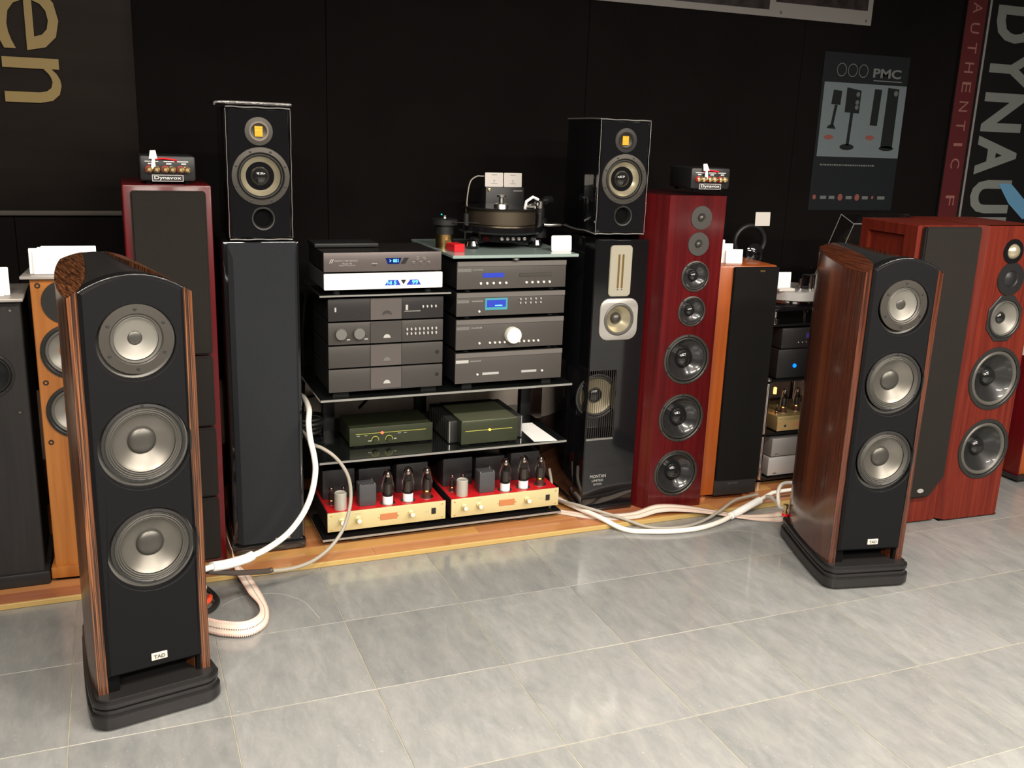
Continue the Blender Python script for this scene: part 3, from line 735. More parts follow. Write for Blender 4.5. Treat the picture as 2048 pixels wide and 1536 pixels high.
# speaker switch boxes -----------------------------------------------------------------------------
def switch_box(label, loc, rz, tagx, mirror=False):
    T = thing('speaker_switch_box', label, 'switch box', loc, rz, 'speaker switch boxes')
    obj('case', G().box(-0.088, 0.088, 0.0, 0.19, 0.008, 0.092, 0.010), satin_black, T)
    for fx in (-0.06, 0.06):
        for fy in (0.02, 0.17): obj('foot', G().lathe([(0, 0), (0.01, 0), (0.009, 0.009), (0, 0.009)], fx, fy, 0.0, 'z', 12), hole_black, T)
    for k, xx in enumerate((-0.058, -0.035, -0.008, 0.014, 0.040, 0.060)):
        t = obj('terminal', G().lathe([(0.0, 0.022), (0.005, 0.022), (0.0105, 0.018), (0.0105, 0.010), (0.008, 0.008), (0.008, 0.0)], xx, 0.0, 0.047, n=14), brass, T)
        obj('terminal_ring', G().lathe([(0.0085, 0.0), (0.012, 0.0), (0.012, 0.006), (0.0085, 0.006)], xx, 0.0, 0.047, n=14), red_plastic if k % 2 == 0 else chrome, t)
    obj('plate', G().box(-0.050, 0.048, -0.0012, 0.001, 0.008, 0.030), lbl_grey, T)
    obj('plate_inner', G().box(-0.047, 0.045, -0.002, 0.0, 0.011, 0.027), satin_black, T)
    obj('lettering', text(G(), 'Dynavox', -0.043, 0.041, 0.012, 0.026, -0.0022, bold=0.01), lbl_white, T, 0)
    g = G().box(-0.07, -0.028, -0.001, 0.0, 0.071, 0.0735).box(-0.012, 0.022, -0.001, 0.0, 0.071, 0.0735).box(0.03, 0.065, -0.001, 0.0, 0.071, 0.0735)
    for a, b in ((-0.06, -0.045), (-0.004, 0.012), (0.043, 0.058)): g.box(a, b, -0.001, 0.0, 0.063, 0.067)
    obj('printed_marks', g, lbl_white, T, 0)
    obj('red_link', G().tube([(-0.04, -0.006, 0.079), (-0.01, -0.008, 0.082), (0.03, -0.004, 0.077)], 0.0028, 6), red_plastic, T)
    g = G().quad((tagx - 0.012, -0.012, 0.08), (tagx + 0.014, -0.012, 0.081), (tagx + 0.010, 0.004, 0.107), (tagx - 0.007, 0.004, 0.106))
    g.quad((tagx - 0.007, -0.016, 0.05), (tagx + 0.008, -0.018, 0.048), (tagx + 0.006, -0.012, 0.081), (tagx - 0.003, -0.012, 0.081))
    t = obj('paper_tag', g, white_card, T, 0); t.modifiers.new('thick', 'SOLIDIFY').thickness = 0.001
    return T
switch_box('black speaker switch box with brass terminals on the burgundy tower', (0.178, 3.43, 1.373), 0.0, -0.045)
switch_box('black speaker switch box with brass terminals on the mahogany tower', (2.222, 3.345, 1.376), -0.07, -0.03)

# mahogany tower with seven drivers -----------------------------------------------------------------
T = thing('tower_speaker', 'tall mahogany tower with seven exposed drivers', 'speaker', (2.19, 3.36, 0.02), -0.063)
plan = [(-0.133, 0.0), (0.121, 0.0), (0.121, 0.05), (0.105, 0.40), (-0.200, 0.40), (-0.205, 0.11)]
D = [(0.012, 1.250, 0.048), (0.008, 1.144, 0.048), (0.006, 1.012, 0.064), (0.003, 0.867, 0.064), (-0.002, 0.663, 0.107), (-0.006, 0.408, 0.106), (-0.010, 0.160, 0.104)]
g = G(); V = g.bm.verts.new
lo = [V((x, y, 0.0)) for x, y in plan]; hi = [V((x, y, 1.338)) for x, y in plan]
for i in range(1, len(plan)):
    j = (i + 1) % len(plan); g.bm.faces.new((lo[i], lo[j], hi[j], hi[i]))
g.bm.faces.new(hi); g.bm.faces.new(lo[::-1])
obj('cabinet', g, mahogany, T, 20)
obj('baffle', G().plate([(-0.133, 0.0), (0.121, 0.0), (0.121, 1.338), (-0.133, 1.338)], [circ(x, z, R * 0.93, 36) for x, z, R in D], 0.0, 0.025), mahogany, T, 20)
for i, (x, z, R) in enumerate(D):
    if i < 2:
        f = obj('tweeter', G().lathe([(R, 0), (R * 0.98, 0.004), (R * 0.4, 0.0045), (R * 0.34, 0.001), (R * 0.3, 0.0)], x, 0, z, n=32), mat('tweeter_plate_grey', (0.05, 0.048, 0.044), 0.55), T, 30)
        obj('dome', G().lathe([(R * 0.30, 0.0), (R * 0.24, 0.007), (R * 0.12, 0.010), (0, 0.011)], x, 0, z, n=24), cap_grey, f, 60)
    elif i < 4:
        driver(T, 'midrange_driver', x, z, R, 0, frame_grey, surround, cone_black, cap_black, 0.88, 0.76, 0.36, 0.30, 4, 0.8)
    else:
        driver(T, 'woofer', x, z, R, 0, frame_grey, surround, cone_black, cap_black, 0.90, 0.76, 0.38, 0.26, 6, 0.7)

# orange cherry tower with black grille -------------------------------------------------------------
T = thing('tower_speaker', 'orange cherry tower with black grille, right of mahogany tower', 'speaker', (2.478, 3.372, 0.02), -0.08)
obj('cabinet', G().box(-0.150, 0.128, 0.0, 0.36, 0.026, 1.050, 0.008), orange_wood, T)
obj('grille', G().box(-0.085, 0.126, -0.020, 0.0, 0.10, 1.045, 0.004), grille_dark, T)
obj('bottom_plate', G().box(-0.085, 0.126, -0.010, 0.0, 0.026, 0.10, 0.003), charcoal_dk, T)
obj('badge', G().box(0.032, 0.056, -0.0215, -0.020, 1.026, 1.033), gold, T)
for fx in (-0.12, 0.1):
    obj('foot', G().lathe([(0, 0), (0.018, 0), (0.018, 0.012), (0.006, 0.014), (0.006, 0.027), (0, 0.027)], fx, 0.03, 0.0, 'z', 14), copper_plate, T)
obj('lettering', text(G(), 'series', -0.02, 0.03, 0.078, 0.086, -0.0105), ink, T, 0)

# the brick red towers -----------------------------------------------------------------------------
T = thing('tower_speaker', 'brick red tower with exposed drivers at the right edge', 'speaker', (3.395, 2.90, 0.0), -0.05)
plan = [(-0.118, 0.0), (0.165, 0.0), (0.19, 0.03), (0.19, 0.42), (-0.150, 0.42), (-0.150, 0.035)]
D = [(0.02, 1.176, 0.052), (0.030, 1.062, 0.070), (0.028, 0.897, 0.092), (0.032, 0.636, 0.138), (0.034, 0.322, 0.136)]
g = G(); V = g.bm.verts.new
lo = [V((x, y, 0.008)) for x, y in plan]; hi = [V((x, y, 1.28)) for x, y in plan]
for i in range(1, len(plan)):
    j = (i + 1) % len(plan); g.bm.faces.new((lo[i], lo[j], hi[j], hi[i]))
g.bm.faces.new(hi); g.bm.faces.new(lo[::-1])
obj('cabinet', g, brick_wood, T, 20)
obj('baffle', G().plate([(-0.118, 0.008), (0.165, 0.008), (0.165, 1.28), (-0.118, 1.28)], [circ(x, z, R * 0.9, 40) for x, z, R in D], 0.0, 0.03), brick_wood, T, 20)
obj('foot', G().box(-0.14, 0.18, 0.01, 0.40, 0.0, 0.008), hole_black, T)
for i, (x, z, R) in enumerate(D):
    if i == 0:
        f = obj('tweeter', G().lathe([(R, 0), (R * 0.98, 0.004), (R * 0.62, 0.005), (R * 0.60, 0.0)], x, 0, z, n=32), gloss_black, T, 30)
        obj('dome', G().lathe([(R * 0.62, 0.0), (R * 0.5, 0.012), (R * 0.25, 0.020), (0, 0.022)], x, 0, z, n=28), cone_beige, f, 60)
    elif i == 1:
        f = obj('tweeter', G().lathe([(R, 0), (R * 0.98, 0.004), (R * 0.5, 0.005), (R * 0.45, 0.001)], x, 0, z, n=32), satin_black, T, 30)
        obj('dome', G().lathe([(R * 0.45, 0.001), (R * 0.3, 0.008), (0, 0.012)], x, 0, z, n=24), satin_black, f, 60)
    elif i == 2:
        g = G().plate([(x + R * 1.0 * math.cos(math.radians(22.5 + 45 * k)) * 1.05, z + R * 1.05 * math.sin(math.radians(22.5 + 45 * k)) * 1.08) for k in range(8)], [circ(x, z, R * 0.85, 32)], -0.006, 0.0, 0.002)
        f = driver(T, 'midrange_driver', x, z, R * 0.9, -0.006, frame_dark, surround_grey, cone_light, cap_black, 0.92, 0.80, 0.30, 0.30, 0, 0.6)
        obj('octagonal_frame', g, frame_dark, f, 30)
    else:
        driver(T, 'woofer', x, z, R, 0, frame_dark, mat('surround_sheen', (0.10, 0.095, 0.085), 0.35, 0.2), cone_paper, cap_black, 0.88, 0.74, 0.28, 0.30, 0, 0.7)

T = thing('tower_speaker', 'brick red tower with dark grille and oval badge, behind rosewood speaker', 'speaker', (3.09, 2.93, 0.0), -0.05)
obj('cabinet', G().prism([(-0.140, 0.0), (0.143, 0.0), (0.143, 0.34), (-0.140, 0.34)], 0.008, 1.28, 'z', 0.003), brick_wood, T, 20)
def side_frame(t):
    g = G().plate([(0.0, 0.008), (0.34, 0.008), (0.34, 1.28), (0.0, 1.28)], [[(0.075, 0.10), (0.29, 0.10), (0.29, 1.235), (0.075, 1.235)]], 0.0, 0.018, 0.004)
    for v in g.bm.verts: v.co = Vector((-0.140 - 0.018 + v.co.y, v.co.x, v.co.z))
    return g
obj('side_frame', side_frame(0), brick_wood, T, 20)
obj('foot', G().box(-0.13, 0.13, 0.02, 0.40, 0.0, 0.008), hole_black, T)
g = G().prism([(-0.138, 0.13), (0.072, 0.13), (0.141, 0.215), (0.141, 1.275), (-0.138, 1.275)], -0.026, 0.0, 'y', 0.005)
obj('grille', g, grille_warm, T, 30)
obj('badge', G().lathe([(0.017, 0.0), (0.016, 0.004), (0.0, 0.005)], 0.02, -0.026, 0.162, n=24, sz=0.55), silver, T)
# something orange standing further right on the floor
T = thing('speaker_stand', 'orange wooden stand foot at the right edge beside brick red tower', 'stand', (4.12, 3.2, 0.0))
obj('foot_plate', G().box(-0.10, 0.16, -0.03, 0.25, 0.01, 0.03, 0.004), satin_black, T)
obj('column', G().box(-0.075, 0.15, 0.0, 0.2, 0.03, 0.30, 0.006), orange_wood, T)
obj('side_strip', G().box(-0.085, -0.075, -0.01, 0.2, 0.03, 0.62, 0.003), burgundy, T)

# far left: cherry tower and black tower -------------------------------------------------------------
T = thing('tower_speaker', 'cherry wood tower with two woofers, left behind the ebony speaker', 'speaker', (-0.16, 3.41, 0.02), -0.07)
D = [(0.0, 0.973, 0.072), (0.004, 0.808, 0.092), (0.006, 0.604, 0.092)]
obj('cabinet', G().box(-0.100, 0.100, 0.02, 0.30, 0.055, 1.051), cherry, T)
obj('baffle', G().plate([(-0.100, 0.055), (0.100, 0.055), (0.100, 1.051), (-0.100, 1.051)], [circ(x, z, R * 0.9, 36) for x, z, R in D], 0.0, 0.02, 0.002), cherry, T, 30)
obj('plinth', G().box(-0.112, 0.112, -0.022, 0.31, 0.014, 0.057, 0.006), cherry, T)
obj('foot', G().box(-0.10, 0.10, 0.0, 0.28, 0.0, 0.014), hole_black, T)
f = obj('tweeter', G().lathe([(0.072, 0), (0.071, 0.004), (0.026, 0.0045), (0.021, 0.0)], 0, 0, 0.973, n=36), frame_dark, T, 30)
obj('dome', G().lathe([(0.021, 0.0), (0.014, 0.008), (0, 0.011)], 0, 0, 0.973, n=24), cap_grey, f, 60)
for x, z, R in D[1:]: driver(T, 'woofer', x, z, R, 0, frame_dark, surround_grey, cone_light, cap_black, 0.86, 0.72, 0.22, 0.30, 6, 0.7)
for x, z in ((-0.078, 1.028), (-0.078, 0.706), (-0.078, 0.500), (0.078, 1.028)):
    obj('grille_socket', G().lathe([(0.009, 0), (0.008, 0.002), (0.005, 0.002), (0.004, -0.001), (0, -0.001)], x, 0, z, n=16), satin_black, T)

T = thing('tower_speaker', 'plain black tower speaker cut by the left edge of the photo', 'speaker', (-0.40, 3.40, 0.02))
D = [(0.028, 0.745, 0.076), (0.028, 0.90, 0.05)]
obj('cabinet', G().box(-0.10, 0.108, 0.02, 0.32, 0.01, 0.985), matte_black, T)
obj('baffle', G().plate([(-0.10, 0.01), (0.108, 0.01), (0.108, 0.985), (-0.10, 0.985)], [circ(0.0, 0.745, 0.068, 36)], 0.0, 0.02, 0.003), mat('black_ash', (0.020, 0.018, 0.018), 0.6, var=0.2, vscale=60, vstretch=(1, 1, 0.05)), T, 30)
obj('base', G().box(-0.11, 0.125, -0.012, 0.33, 0.0, 0.05, 0.008), satin_black, T)
driver(T, 'woofer', 0.0, 0.745, 0.076, 0, frame_dark, surround, cone_paper, cap_black, 0.86, 0.74, 0.26, 0.3, 4, 0.6)
for z in (0.957, 0.62): obj('grille_socket', G().lathe([(0.008, 0), (0.007, 0.002), (0.004, 0.001), (0, -0.001)], 0.08, 0, z, n=14), frame_grey, T)

# plates and paper cards on top of the towers
def card_stack(label, cat, loc, rz, w, h, n, group=None, dx=0.0, m=white_card, lean=0.12):
    pass
pl = tag(obj('top_plate', G().box(-0.125, 0.12, -0.02, 0.27, 0.0, 0.010, 0.002), grey_shelf), 'grey plate lying on the cherry tower under white cards', 'plate')
pl.location = (-0.16, 3.41, 1.0715); pl.rotation_euler = (0, 0, -0.07)
pl = tag(obj('top_plate', G().box(-0.10, 0.12, -0.03, 0.29, 0.0, 0.010, 0.002), grey_shelf), 'grey plate lying on the black tower at the left edge', 'plate')
pl.location = (-0.40, 3.40, 1.0055)
def card(label, loc, w, h, lean=0.06, rz=0.0, m=white_card, group=None, lines=False, name='price_card', r=0.003):
    g = G().prism(rrect(-w / 2, w / 2, 0.0, h, r, 3), -0.0007, 0.0007, 'y')
    o = obj(name, g, m, None, 0); o.location = loc; o.rotation_euler = (-lean, 0, rz); tag(o, label, 'card', group)
    if lines:
        gg = G()
        for zz, ww in ((h * 0.82, w * 0.3), (h * 0.42, w * 0.12), (h * 0.3, w * 0.08), (h * 0.2, w * 0.35)):
            gg.box(-ww / 2, ww / 2, -0.0011, -0.0007, zz, zz + h * 0.045)
        obj('print', gg, mat('card_print', (0.35, 0.33, 0.32), 0.8), o, 0)
    return o
for k, (dx, w, h, lab) in enumerate(((-0.012, 0.150, 0.076, 'front white sheet of the cards on the cherry tower'), (-0.020, 0.158, 0.082, 'second white sheet behind the front card on the cherry tower'),
                                     (0.010, 0.170, 0.084, 'wide white sheet third back on the cherry tower'), (0.018, 0.165, 0.086, 'rearmost white sheet on the cherry tower, its top edge highest'))):
    card(lab, (-0.158 + dx, 3.425 + 0.012 * k, 1.083), w, h, 0.05, -0.07 + 0.03 * (k % 2), group='white sheets on the cherry tower')
for k, (dx, w, h, lab) in enumerate(((-0.03, 0.11, 0.082, 'front white sheet on the black tower at the left edge'), (-0.022, 0.126, 0.090, 'rear white sheet on the black tower at the left edge'))):
    card(lab, (-0.36 + dx, 3.42 + 0.014 * k, 1.0168), w, h, 0.05, 0.0, group='white sheets on the black tower')
for k, (dx, h, w, lab) in enumerate(((0.022, 0.060, 0.075, 'lowest front white card on the orange cherry tower'), (-0.006, 0.082, 0.06, 'white card second from front on the orange cherry tower'),
                                     (-0.030, 0.096, 0.055, 'white card third from front on the orange cherry tower'), (-0.052, 0.104, 0.05, 'tallest white card at the rear left of the orange cherry tower'))):
    card(lab, (2.415 + dx, 3.442 + 0.022 * k, 1.0705), w, h, 0.05, -0.2, group='white cards on the orange cherry tower')

# ------------------------------------------------------------------ glass rack
RX0, RX1, RY0, RY1 = 0.662, 1.684, 3.405, 3.95
T = thing('equipment_rack', 'wide black glass rack with three long shelves and dark pillars', 'rack', (0, 0, 0.02))
for z, x0, x1 in ((0.592, RX0, RX1), (0.351, RX0 - 0.008, RX1 - 0.012), (0.040, RX0, RX1 - 0.02)):
    s = obj('shelf', G().box(x0, x1, RY0, RY1, z - 0.012 - 0.008, z - 0.008, 0.002, 1), glass_black, T, 0)
    obj('rim', G().box(x0 + 0.001, x1 - 0.001, RY0 - 0.0015, RY0 + 0.0005, z - 0.018, z - 0.010), rim_highlight, s, 0)
for px_, py_ in ((0.768, 3.80), (1.645, 3.80), (1.18, 3.86)):
    obj('pillar', G().box(px_ - 0.024, px_ + 0.024, py_ - 0.02, py_ + 0.02, 0.0, 0.572, 0.003), satin_black, T)
for fx in (0.80, 1.50):
    obj('foot', G().box(fx - 0.025, fx + 0.025, 3.43, 3.48, 0.0, 0.020, 0.003), satin_black, T)
for fx in (0.80, 1.50):
    obj('foot', G().box(fx - 0.025, fx + 0.025, 3.86, 3.91, 0.0, 0.020, 0.003), satin_black, T)
SH_MID, SH_LOW, SH_BOT = 0.604, 0.363, 0.052

def unit(name, label, cat, x0, x1, z0, z1, y=3.42, depth=0.33, fm=charcoal, bm_=satin_black, group=None, foot=0.006, face=0.010, bev=0.0015):
    T = thing(name, label, cat, ((x0 + x1) / 2, y, z0), 0, group); w = (x1 - x0) / 2; h = z1 - z0
    obj('chassis', G().box(-w + 0.004, w - 0.004, face, depth, foot, h - 0.003, 0.001, 1), bm_, T, 0)
    obj('front_panel', G().box(-w, w, 0.0, face, foot, h - 0.001, bev), fm, T)
    for fx in (-w + 0.05, w - 0.05):
        for fy in (0.03, depth - 0.05):
            obj('foot', G().lathe([(0, 0), (0.014, 0), (0.013, foot + 0.001), (0, foot + 0.001)], fx, fy, 0, 'z', 14), matte_black, T)
    return T, w, h
DOTM = mat('bright_button', (0.70, 0.68, 0.63), 0.4)
def button(T, x, z, r=0.0045, m=DOTM, name='button', d=0.006, sz=1.0):
    return obj(name, G().lathe([(r, 0.0), (r, d * 0.8), (r * 0.7, d), (0, d)], x, 0, z, n=12, sz=sz), m, T)
BR = 'black hi-fi units stacked left on the rack'
nm = [('power_supply', 'plain black hi-fi unit with lighter centre, bottom of the left stack', 'power supply'),
      ('power_amplifier', 'plain black hi-fi unit with lighter centre, second from bottom of left stack', 'amplifier'),
      ('preamplifier', 'black preamplifier with two round knobs and sixteen small buttons', 'preamplifier'),
      ('tuner', 'black unit with thin silver tray line, top of left stack', 'cd player')]
for k, (n_, lab, cat) in enumerate(nm):
    z0 = SH_MID + 0.020 + 0.0875 * k
    T, w, h = unit(n_, lab, cat, 0.697, 1.134, z0, z0 + 0.0873, 3.42, 0.30, charcoal_dk if k == 3 else charcoal, group=BR, foot=0.005 if k else 0.0)
    if k == 0:
        for fx in (-0.17, 0.17): obj('riser', G().box(fx - 0.03, fx + 0.03, 0.02, 0.25, -0.020, 0.0), matte_black, T)
    obj('centre_panel', G().box(-0.062, 0.056, -0.0012, 0.002, 0.006, h - 0.002), charcoal_lt if k != 2 else charcoal, T, 0)
    obj('panel_joint', G().box(-0.0632, -0.062, -0.0016, 0.0, 0.006, h - 0.002).box(0.056, 0.0572, -0.0016, 0.0, 0.006, h - 0.002), hole_black, T, 0)
    g = G(); zc = 0.024
    pts = [(0.017 * math.cos(PI * t / 10), zc + 0.014 * math.sin(PI * t / 10)) for t in range(11)]
    if k == 3:
        for a in range(3): g.tube([(x * (1 - 0.27 * a), -0.0016, zc + (z - zc) * (1 - 0.27 * a)) for x, z in pts], 0.0010, 5, False)
        obj('logo', g, satin_black, T)
    else:
        g.prism([(x * 0.8, z) for x, z in pts], -0.0024, -0.001, 'y'); obj('logo', g, lbl_grey if k != 1 else knob_grey, T)
    if k < 2:
        obj('power_button', G().lathe([(0.0065, 0), (0.0065, 0.003), (0.0055, 0.003), (0.0055, 0.0005), (0, 0.0005)], w - 0.022, 0, h * 0.55, n=16), charcoal_dk, T)
    if k == 2:
        for xx in (-w + 0.045, -w + 0.112): obj('knob', G().lathe([(0.0215, 0), (0.0215, 0.014), (0.020, 0.017), (0, 0.0175)], xx, 0, 0.046, n=28), knob_grey, T)
        obj('print', G().box(-w + 0.068, -w + 0.08, -0.0008, 0, 0.021, 0.025).box(-w + 0.133, -w + 0.147, -0.0008, 0, 0.021, 0.025), lbl_grey, T, 0)
        for r in range(2):
            for c in range(8): button(T, 0.077 + 0.0162 * c, 0.036 + 0.017 * r, 0.0035, lbl_grey, sz=1.7)
    if k == 3:
        for c in range(4): button(T, 0.138 + 0.0165 * c, 0.050, 0.0035, lbl_grey, sz=1.6)
        obj('tray_line', G().box(0.066, 0.128, -0.002, 0.0, 0.032, 0.0355), steel, T, 0)
        obj('tray_label', G().box(0.071, 0.080, -0.0018, 0.0, 0.038, 0.058).box(-w + 0.024, -w + 0.030, -0.0018, 0, 0.040, 0.056), lbl_grey, T, 0)

pl = thing('glass_plate', 'thin glass plate lying on the left unit stack under white unit', 'glass plate', (0, 0, 0.984))
s = obj('pane', G().box(0.662, 1.157, 3.398, 3.78, 0.0, 0.008, 0.0015, 1), glass_black, pl, 0)
obj('polished_edge', G().box(0.663, 1.156, 3.3965, 3.3985, 0.001, 0.007), rim_highlight, pl, 0)

# white unit
T, w, h = unit('disc_player', 'bright white slim hi-fi unit with blue display under grey-brown one', 'hi-fi unit', 0.683, 1.128, 0.992, 1.067, 3.415, 0.30, white_panel, mat('grey_case', (0.10, 0.10, 0.10), 0.4, 0.4), foot=0.014, bev=0.004)
def disp(T, pts, y, m, name='display'): return obj(name, G().prism(pts, y - 0.0008, y + 0.0002, 'y'), m, T, 0)
disp(T, [(0.000, 0.028), (0.060, 0.028), (0.050, 0.047), (0.014, 0.047)], 0.0, blue_lcd)
disp(T, [(0.082, 0.028), (0.138, 0.028), (0.126, 0.047), (0.096, 0.047)], 0.0, blue_lcd)
disp(T, [(0.071, 0.030), (0.061, 0.047), (0.081, 0.047)], 0.0, satin_black, 'triangle_mark')
g = G(); text(g, 'NI', 0.010, 0.026, 0.031, 0.044, -0.001, 0.02); text(g, '5', 0.034, 0.044, 0.030, 0.045, -0.001, 0.02); text(g, '99', 0.103, 0.126, 0.030, 0.045, -0.001, 0.02)
obj('digits', g, cyan_glow, T, 0)
# grey-brown unit on top
T, w, h = unit('converter', 'grey-brown slim hi-fi unit with blue digits on top of the white one', 'hi-fi unit', 0.683, 1.122, 1.068, 1.142, 3.415, 0.30, dac_grey, mat('dark_case', (0.020, 0.018, 0.018), 0.4, 0.3), foot=0.004)
disp(T, [(0.014, 0.030), (0.057, 0.030), (0.066, 0.052), (0.006, 0.052)], 0.0, navy_lcd)
disp(T, [(0.062, 0.030), (0.080, 0.030), (0.094, 0.052), (0.076, 0.052)], 0.0, satin_black, 'mode_window')
g = G(); text(g, '>', 0.021, 0.027, 0.037, 0.047, -0.001, 0.03); text(g, '051', 0.034, 0.054, 0.036, 0.048, -0.001, 0.03); obj('digits', g, cyan_glow, T, 0)
g = G(); text(g, 'NORTH STAR DESIGN', -0.180, -0.098, 0.041, 0.047, -0.0002, spacing=1.3)
text(g, 'Model 192', -0.152, -0.118, 0.031, 0.036, -0.0002); text(g, 'Digital Converter', -0.165, -0.105, 0.0245, 0.029, -0.0002)
for d in (0, 0.007): g.quad((-0.200 + d, -0.0006, 0.036), (-0.197 + d, -0.0006, 0.036), (-0.190 + d, -0.0006, 0.050), (-0.193 + d, -0.0006, 0.050))
g.box(-0.045, -0.024, -0.0006, 0, 0.032, 0.0335)
obj('lettering', g, lbl_grey, T, 0)
for x, z in ((0.112, 0.030), (0.125, 0.040), (0.140, 0.031), (0.155, 0.040), (0.170, 0.030)): button(T, x, z, 0.0032, knob_grey, d=0.004, sz=0.6)
g = G()
for x, z in ((0.112, 0.036), (0.127, 0.046), (0.140, 0.037), (0.155, 0.046), (0.170, 0.036), (0.128, 0.054), (0.152, 0.052)): g.box(x - 0.005, x + 0.005, -0.0006, 0, z, z + 0.0012)
obj('button_legends', g, lbl_grey, T, 0)
for x in (-0.040, -0.032): button(T, x, 0.027, 0.0022, satin_black, 'socket_hole', 0.002)
# low box at the back on top of it
b = tag(obj('flat_box', G().box(-0.12, 0.12, 0.0, 0.14, 0.0, 0.014, 0.002), satin_black), 'flat black box lying at the back of the grey-brown unit', 'box'); b.location = (0.80, 3.56, 1.1425)

# right stack
BR2 = 'anthracite hi-fi units stacked right on the rack'
MZ = [0.624, 0.748, 0.879, 0.983, 1.102]
nm = [('power_amplifier', 'anthracite power amplifier with two silver bars, bottom of right stack', 'amplifier'),
      ('integrated_amplifier', 'anthracite amplifier with one large pale volume knob', 'amplifier'),
      ('tuner', 'anthracite unit with teal bordered display, second from top of right stack', 'tuner'),
      ('cd_player', 'anthracite disc player with blue display and tray slot, top of right stack', 'cd player')]
for k, (n_, lab, cat) in enumerate(nm):
    T, w, h = unit(n_, lab, cat, 1.186, 1.638, MZ[k], MZ[k + 1] - 0.0005, 3.42, 0.34, anthracite, group=BR2, foot=0.012 if k else 0.002)
    if k == 0:
        for fx in (-0.17, 0.17): obj('riser', G().box(fx - 0.02, fx + 0.02, 0.02, 0.3, -0.020, 0.002), matte_black, T)
    obj('top_lip', G().box(-w, w, -0.003, 0.001, h - 0.020, h - 0.001, 0.001, 1), anthracite_lt, T)
    bw = [0.052, 0.052, 0.048, 0.055][k]; zl = h - 0.034
    obj('name_plate', G().box(-w + 0.002, -w + 0.002 + bw, -0.001, 0, zl - 0.006, zl + 0.006), lbl_grey if k == 0 else knob_grey, T, 0)
    g = G(); text(g, 'musical' if k != 3 else 'musical fidelity', -w + 0.062, -w + 0.105, zl - 0.002, zl + 0.004, -0.0002); obj('lettering', g, lbl_grey, T, 0)
    if k == 0:
        for x0, x1 in ((-0.115, -0.045), (0.050, 0.116)): obj('silver_bar', G().box(x0, x1, -0.003, 0, 0.032, 0.042, 0.001, 1), silver, T)
        for x in (-0.135, 0.140): button(T, x, 0.036, 0.0045)
    if k == 1:
        obj('volume_knob', G().lathe([(0.032, 0), (0.032, 0.022), (0.030, 0.026), (0, 0.0265)], 0.006, 0, 0.064, n=36), knob_cream, T)
        for x in [-0.130, -0.087, -0.066, -0.046, -0.025, 0.037, 0.057, 0.077, 0.098, 0.118]: button(T, x, 0.036, 0.0046)
    if k == 2:
        obj('display_frame', G().box(-0.110, -0.018, -0.0015, 0, 0.034, 0.080), teal_lcd, T, 0)
        obj('display', G().box(-0.103, -0.025, -0.0022, 0, 0.045, 0.073), blue_lcd, T, 0)
        obj('display_text', G().box(-0.070, -0.040, -0.0026, 0, 0.049, 0.053), cyan_glow, T, 0)
        for r in range(2):
            for c in range(5): button(T, 0.036 + 0.0215 * c, 0.058 + 0.015 * r, 0.003, lbl_grey, sz=1.5)
        button(T, -0.134, 0.030, 0.0045)
    if k == 3:
        obj('display', G().box(-0.122, -0.036, -0.0012, 0, 0.056, 0.073), blue_lcd, T, 0)
        obj('disc_tray', G().box(0.028, 0.166, -0.002, 0, 0.056, 0.070, 0.001, 1), charcoal, T, 0)
        for c in range(5): button(T, -0.131 + 0.026 * c, 0.034, 0.0050); button(T, 0.058 + 0.0245 * c, 0.034, 0.0050)

pl = thing('glass_plate', 'pale green glass plate on the right unit stack, carries turntable', 'glass plate', (0, 0, 1.1145))
obj('pane', G().box(1.162, 1.682, 3.40, 3.95, 0.0, 0.012, 0.002, 1), glass_edge, pl, 0)
obj('bumper', G().lathe([(0, 0), (0.014, 0.0), (0.014, 0.008), (0, 0.008)], 1.42, 3.412, -0.009, 'z', 14), steel, pl)
GT = 1.1265

# turntable ------------------------------------------------------------------------------------------
T = thing('turntable', 'black turntable with thick bronze sheened platter on the glass plate', 'turntable', (1.452, 3.665, GT))
obj('subchassis', G().lathe([(0, 0.030), (0.13, 0.030), (0.13, 0.058), (0.165, 0.062), (0.172, 0.070), (0.172, 0.090), (0.15, 0.094), (0, 0.094)], 0, 0, 0, 'z', 56), gloss_black, T, 35)
bronze = mat('bronze_sheen_platter', (0.13, 0.105, 0.075), 0.35, 0.8)
pt = obj('platter', G().lathe([(0, 0.096), (0.140, 0.096), (0.140, 0.152), (0, 0.152)], 0, 0, 0, 'z', 64), bronze, T, 35)
obj('record', G().lathe([(0, 0.1525), (0.150, 0.1525), (0.156, 0.156), (0.150, 0.161), (0.05, 0.160), (0, 0.160)], 0, 0, 0, 'z', 64), cap_black, T, 35)
obj('record_clamp', G().lathe([(0, 0.160), (0.030, 0.160), (0.028, 0.170), (0.010, 0.176), (0.009, 0.196), (0.018, 0.198), (0.018, 0.206), (0, 0.208)], 0, 0, 0, 'z', 28), steel, T, 35)
for sx in (-1, 1):
    obj('pillar', G().lathe([(0, 0.06), (0.012, 0.06), (0.012, 0.135), (0, 0.137)], sx * 0.158, -0.03, 0, 'z', 20), satin_black, T)
for fx, fy in ((-0.14, -0.055), (0.14, -0.04), (0.0, 0.11)):
    obj('foot', G().lathe([(0, 0), (0.026, 0), (0.030, 0.012), (0.024, 0.030), (0, 0.032)], fx, fy, 0, 'z', 24), gloss_black, T)
    obj('arm_bracket', G().rod((0, 0, 0.044), (fx, fy, 0.030), 0.016), satin_black, T)
for k in range(5):
    obj('socket', G().lathe([(0.007, 0), (0.007, 0.008), (0.004, 0.009), (0, 0.006)], -0.045 + 0.024 * k, -0.128, 0.045, n=12), knob_grey, T)
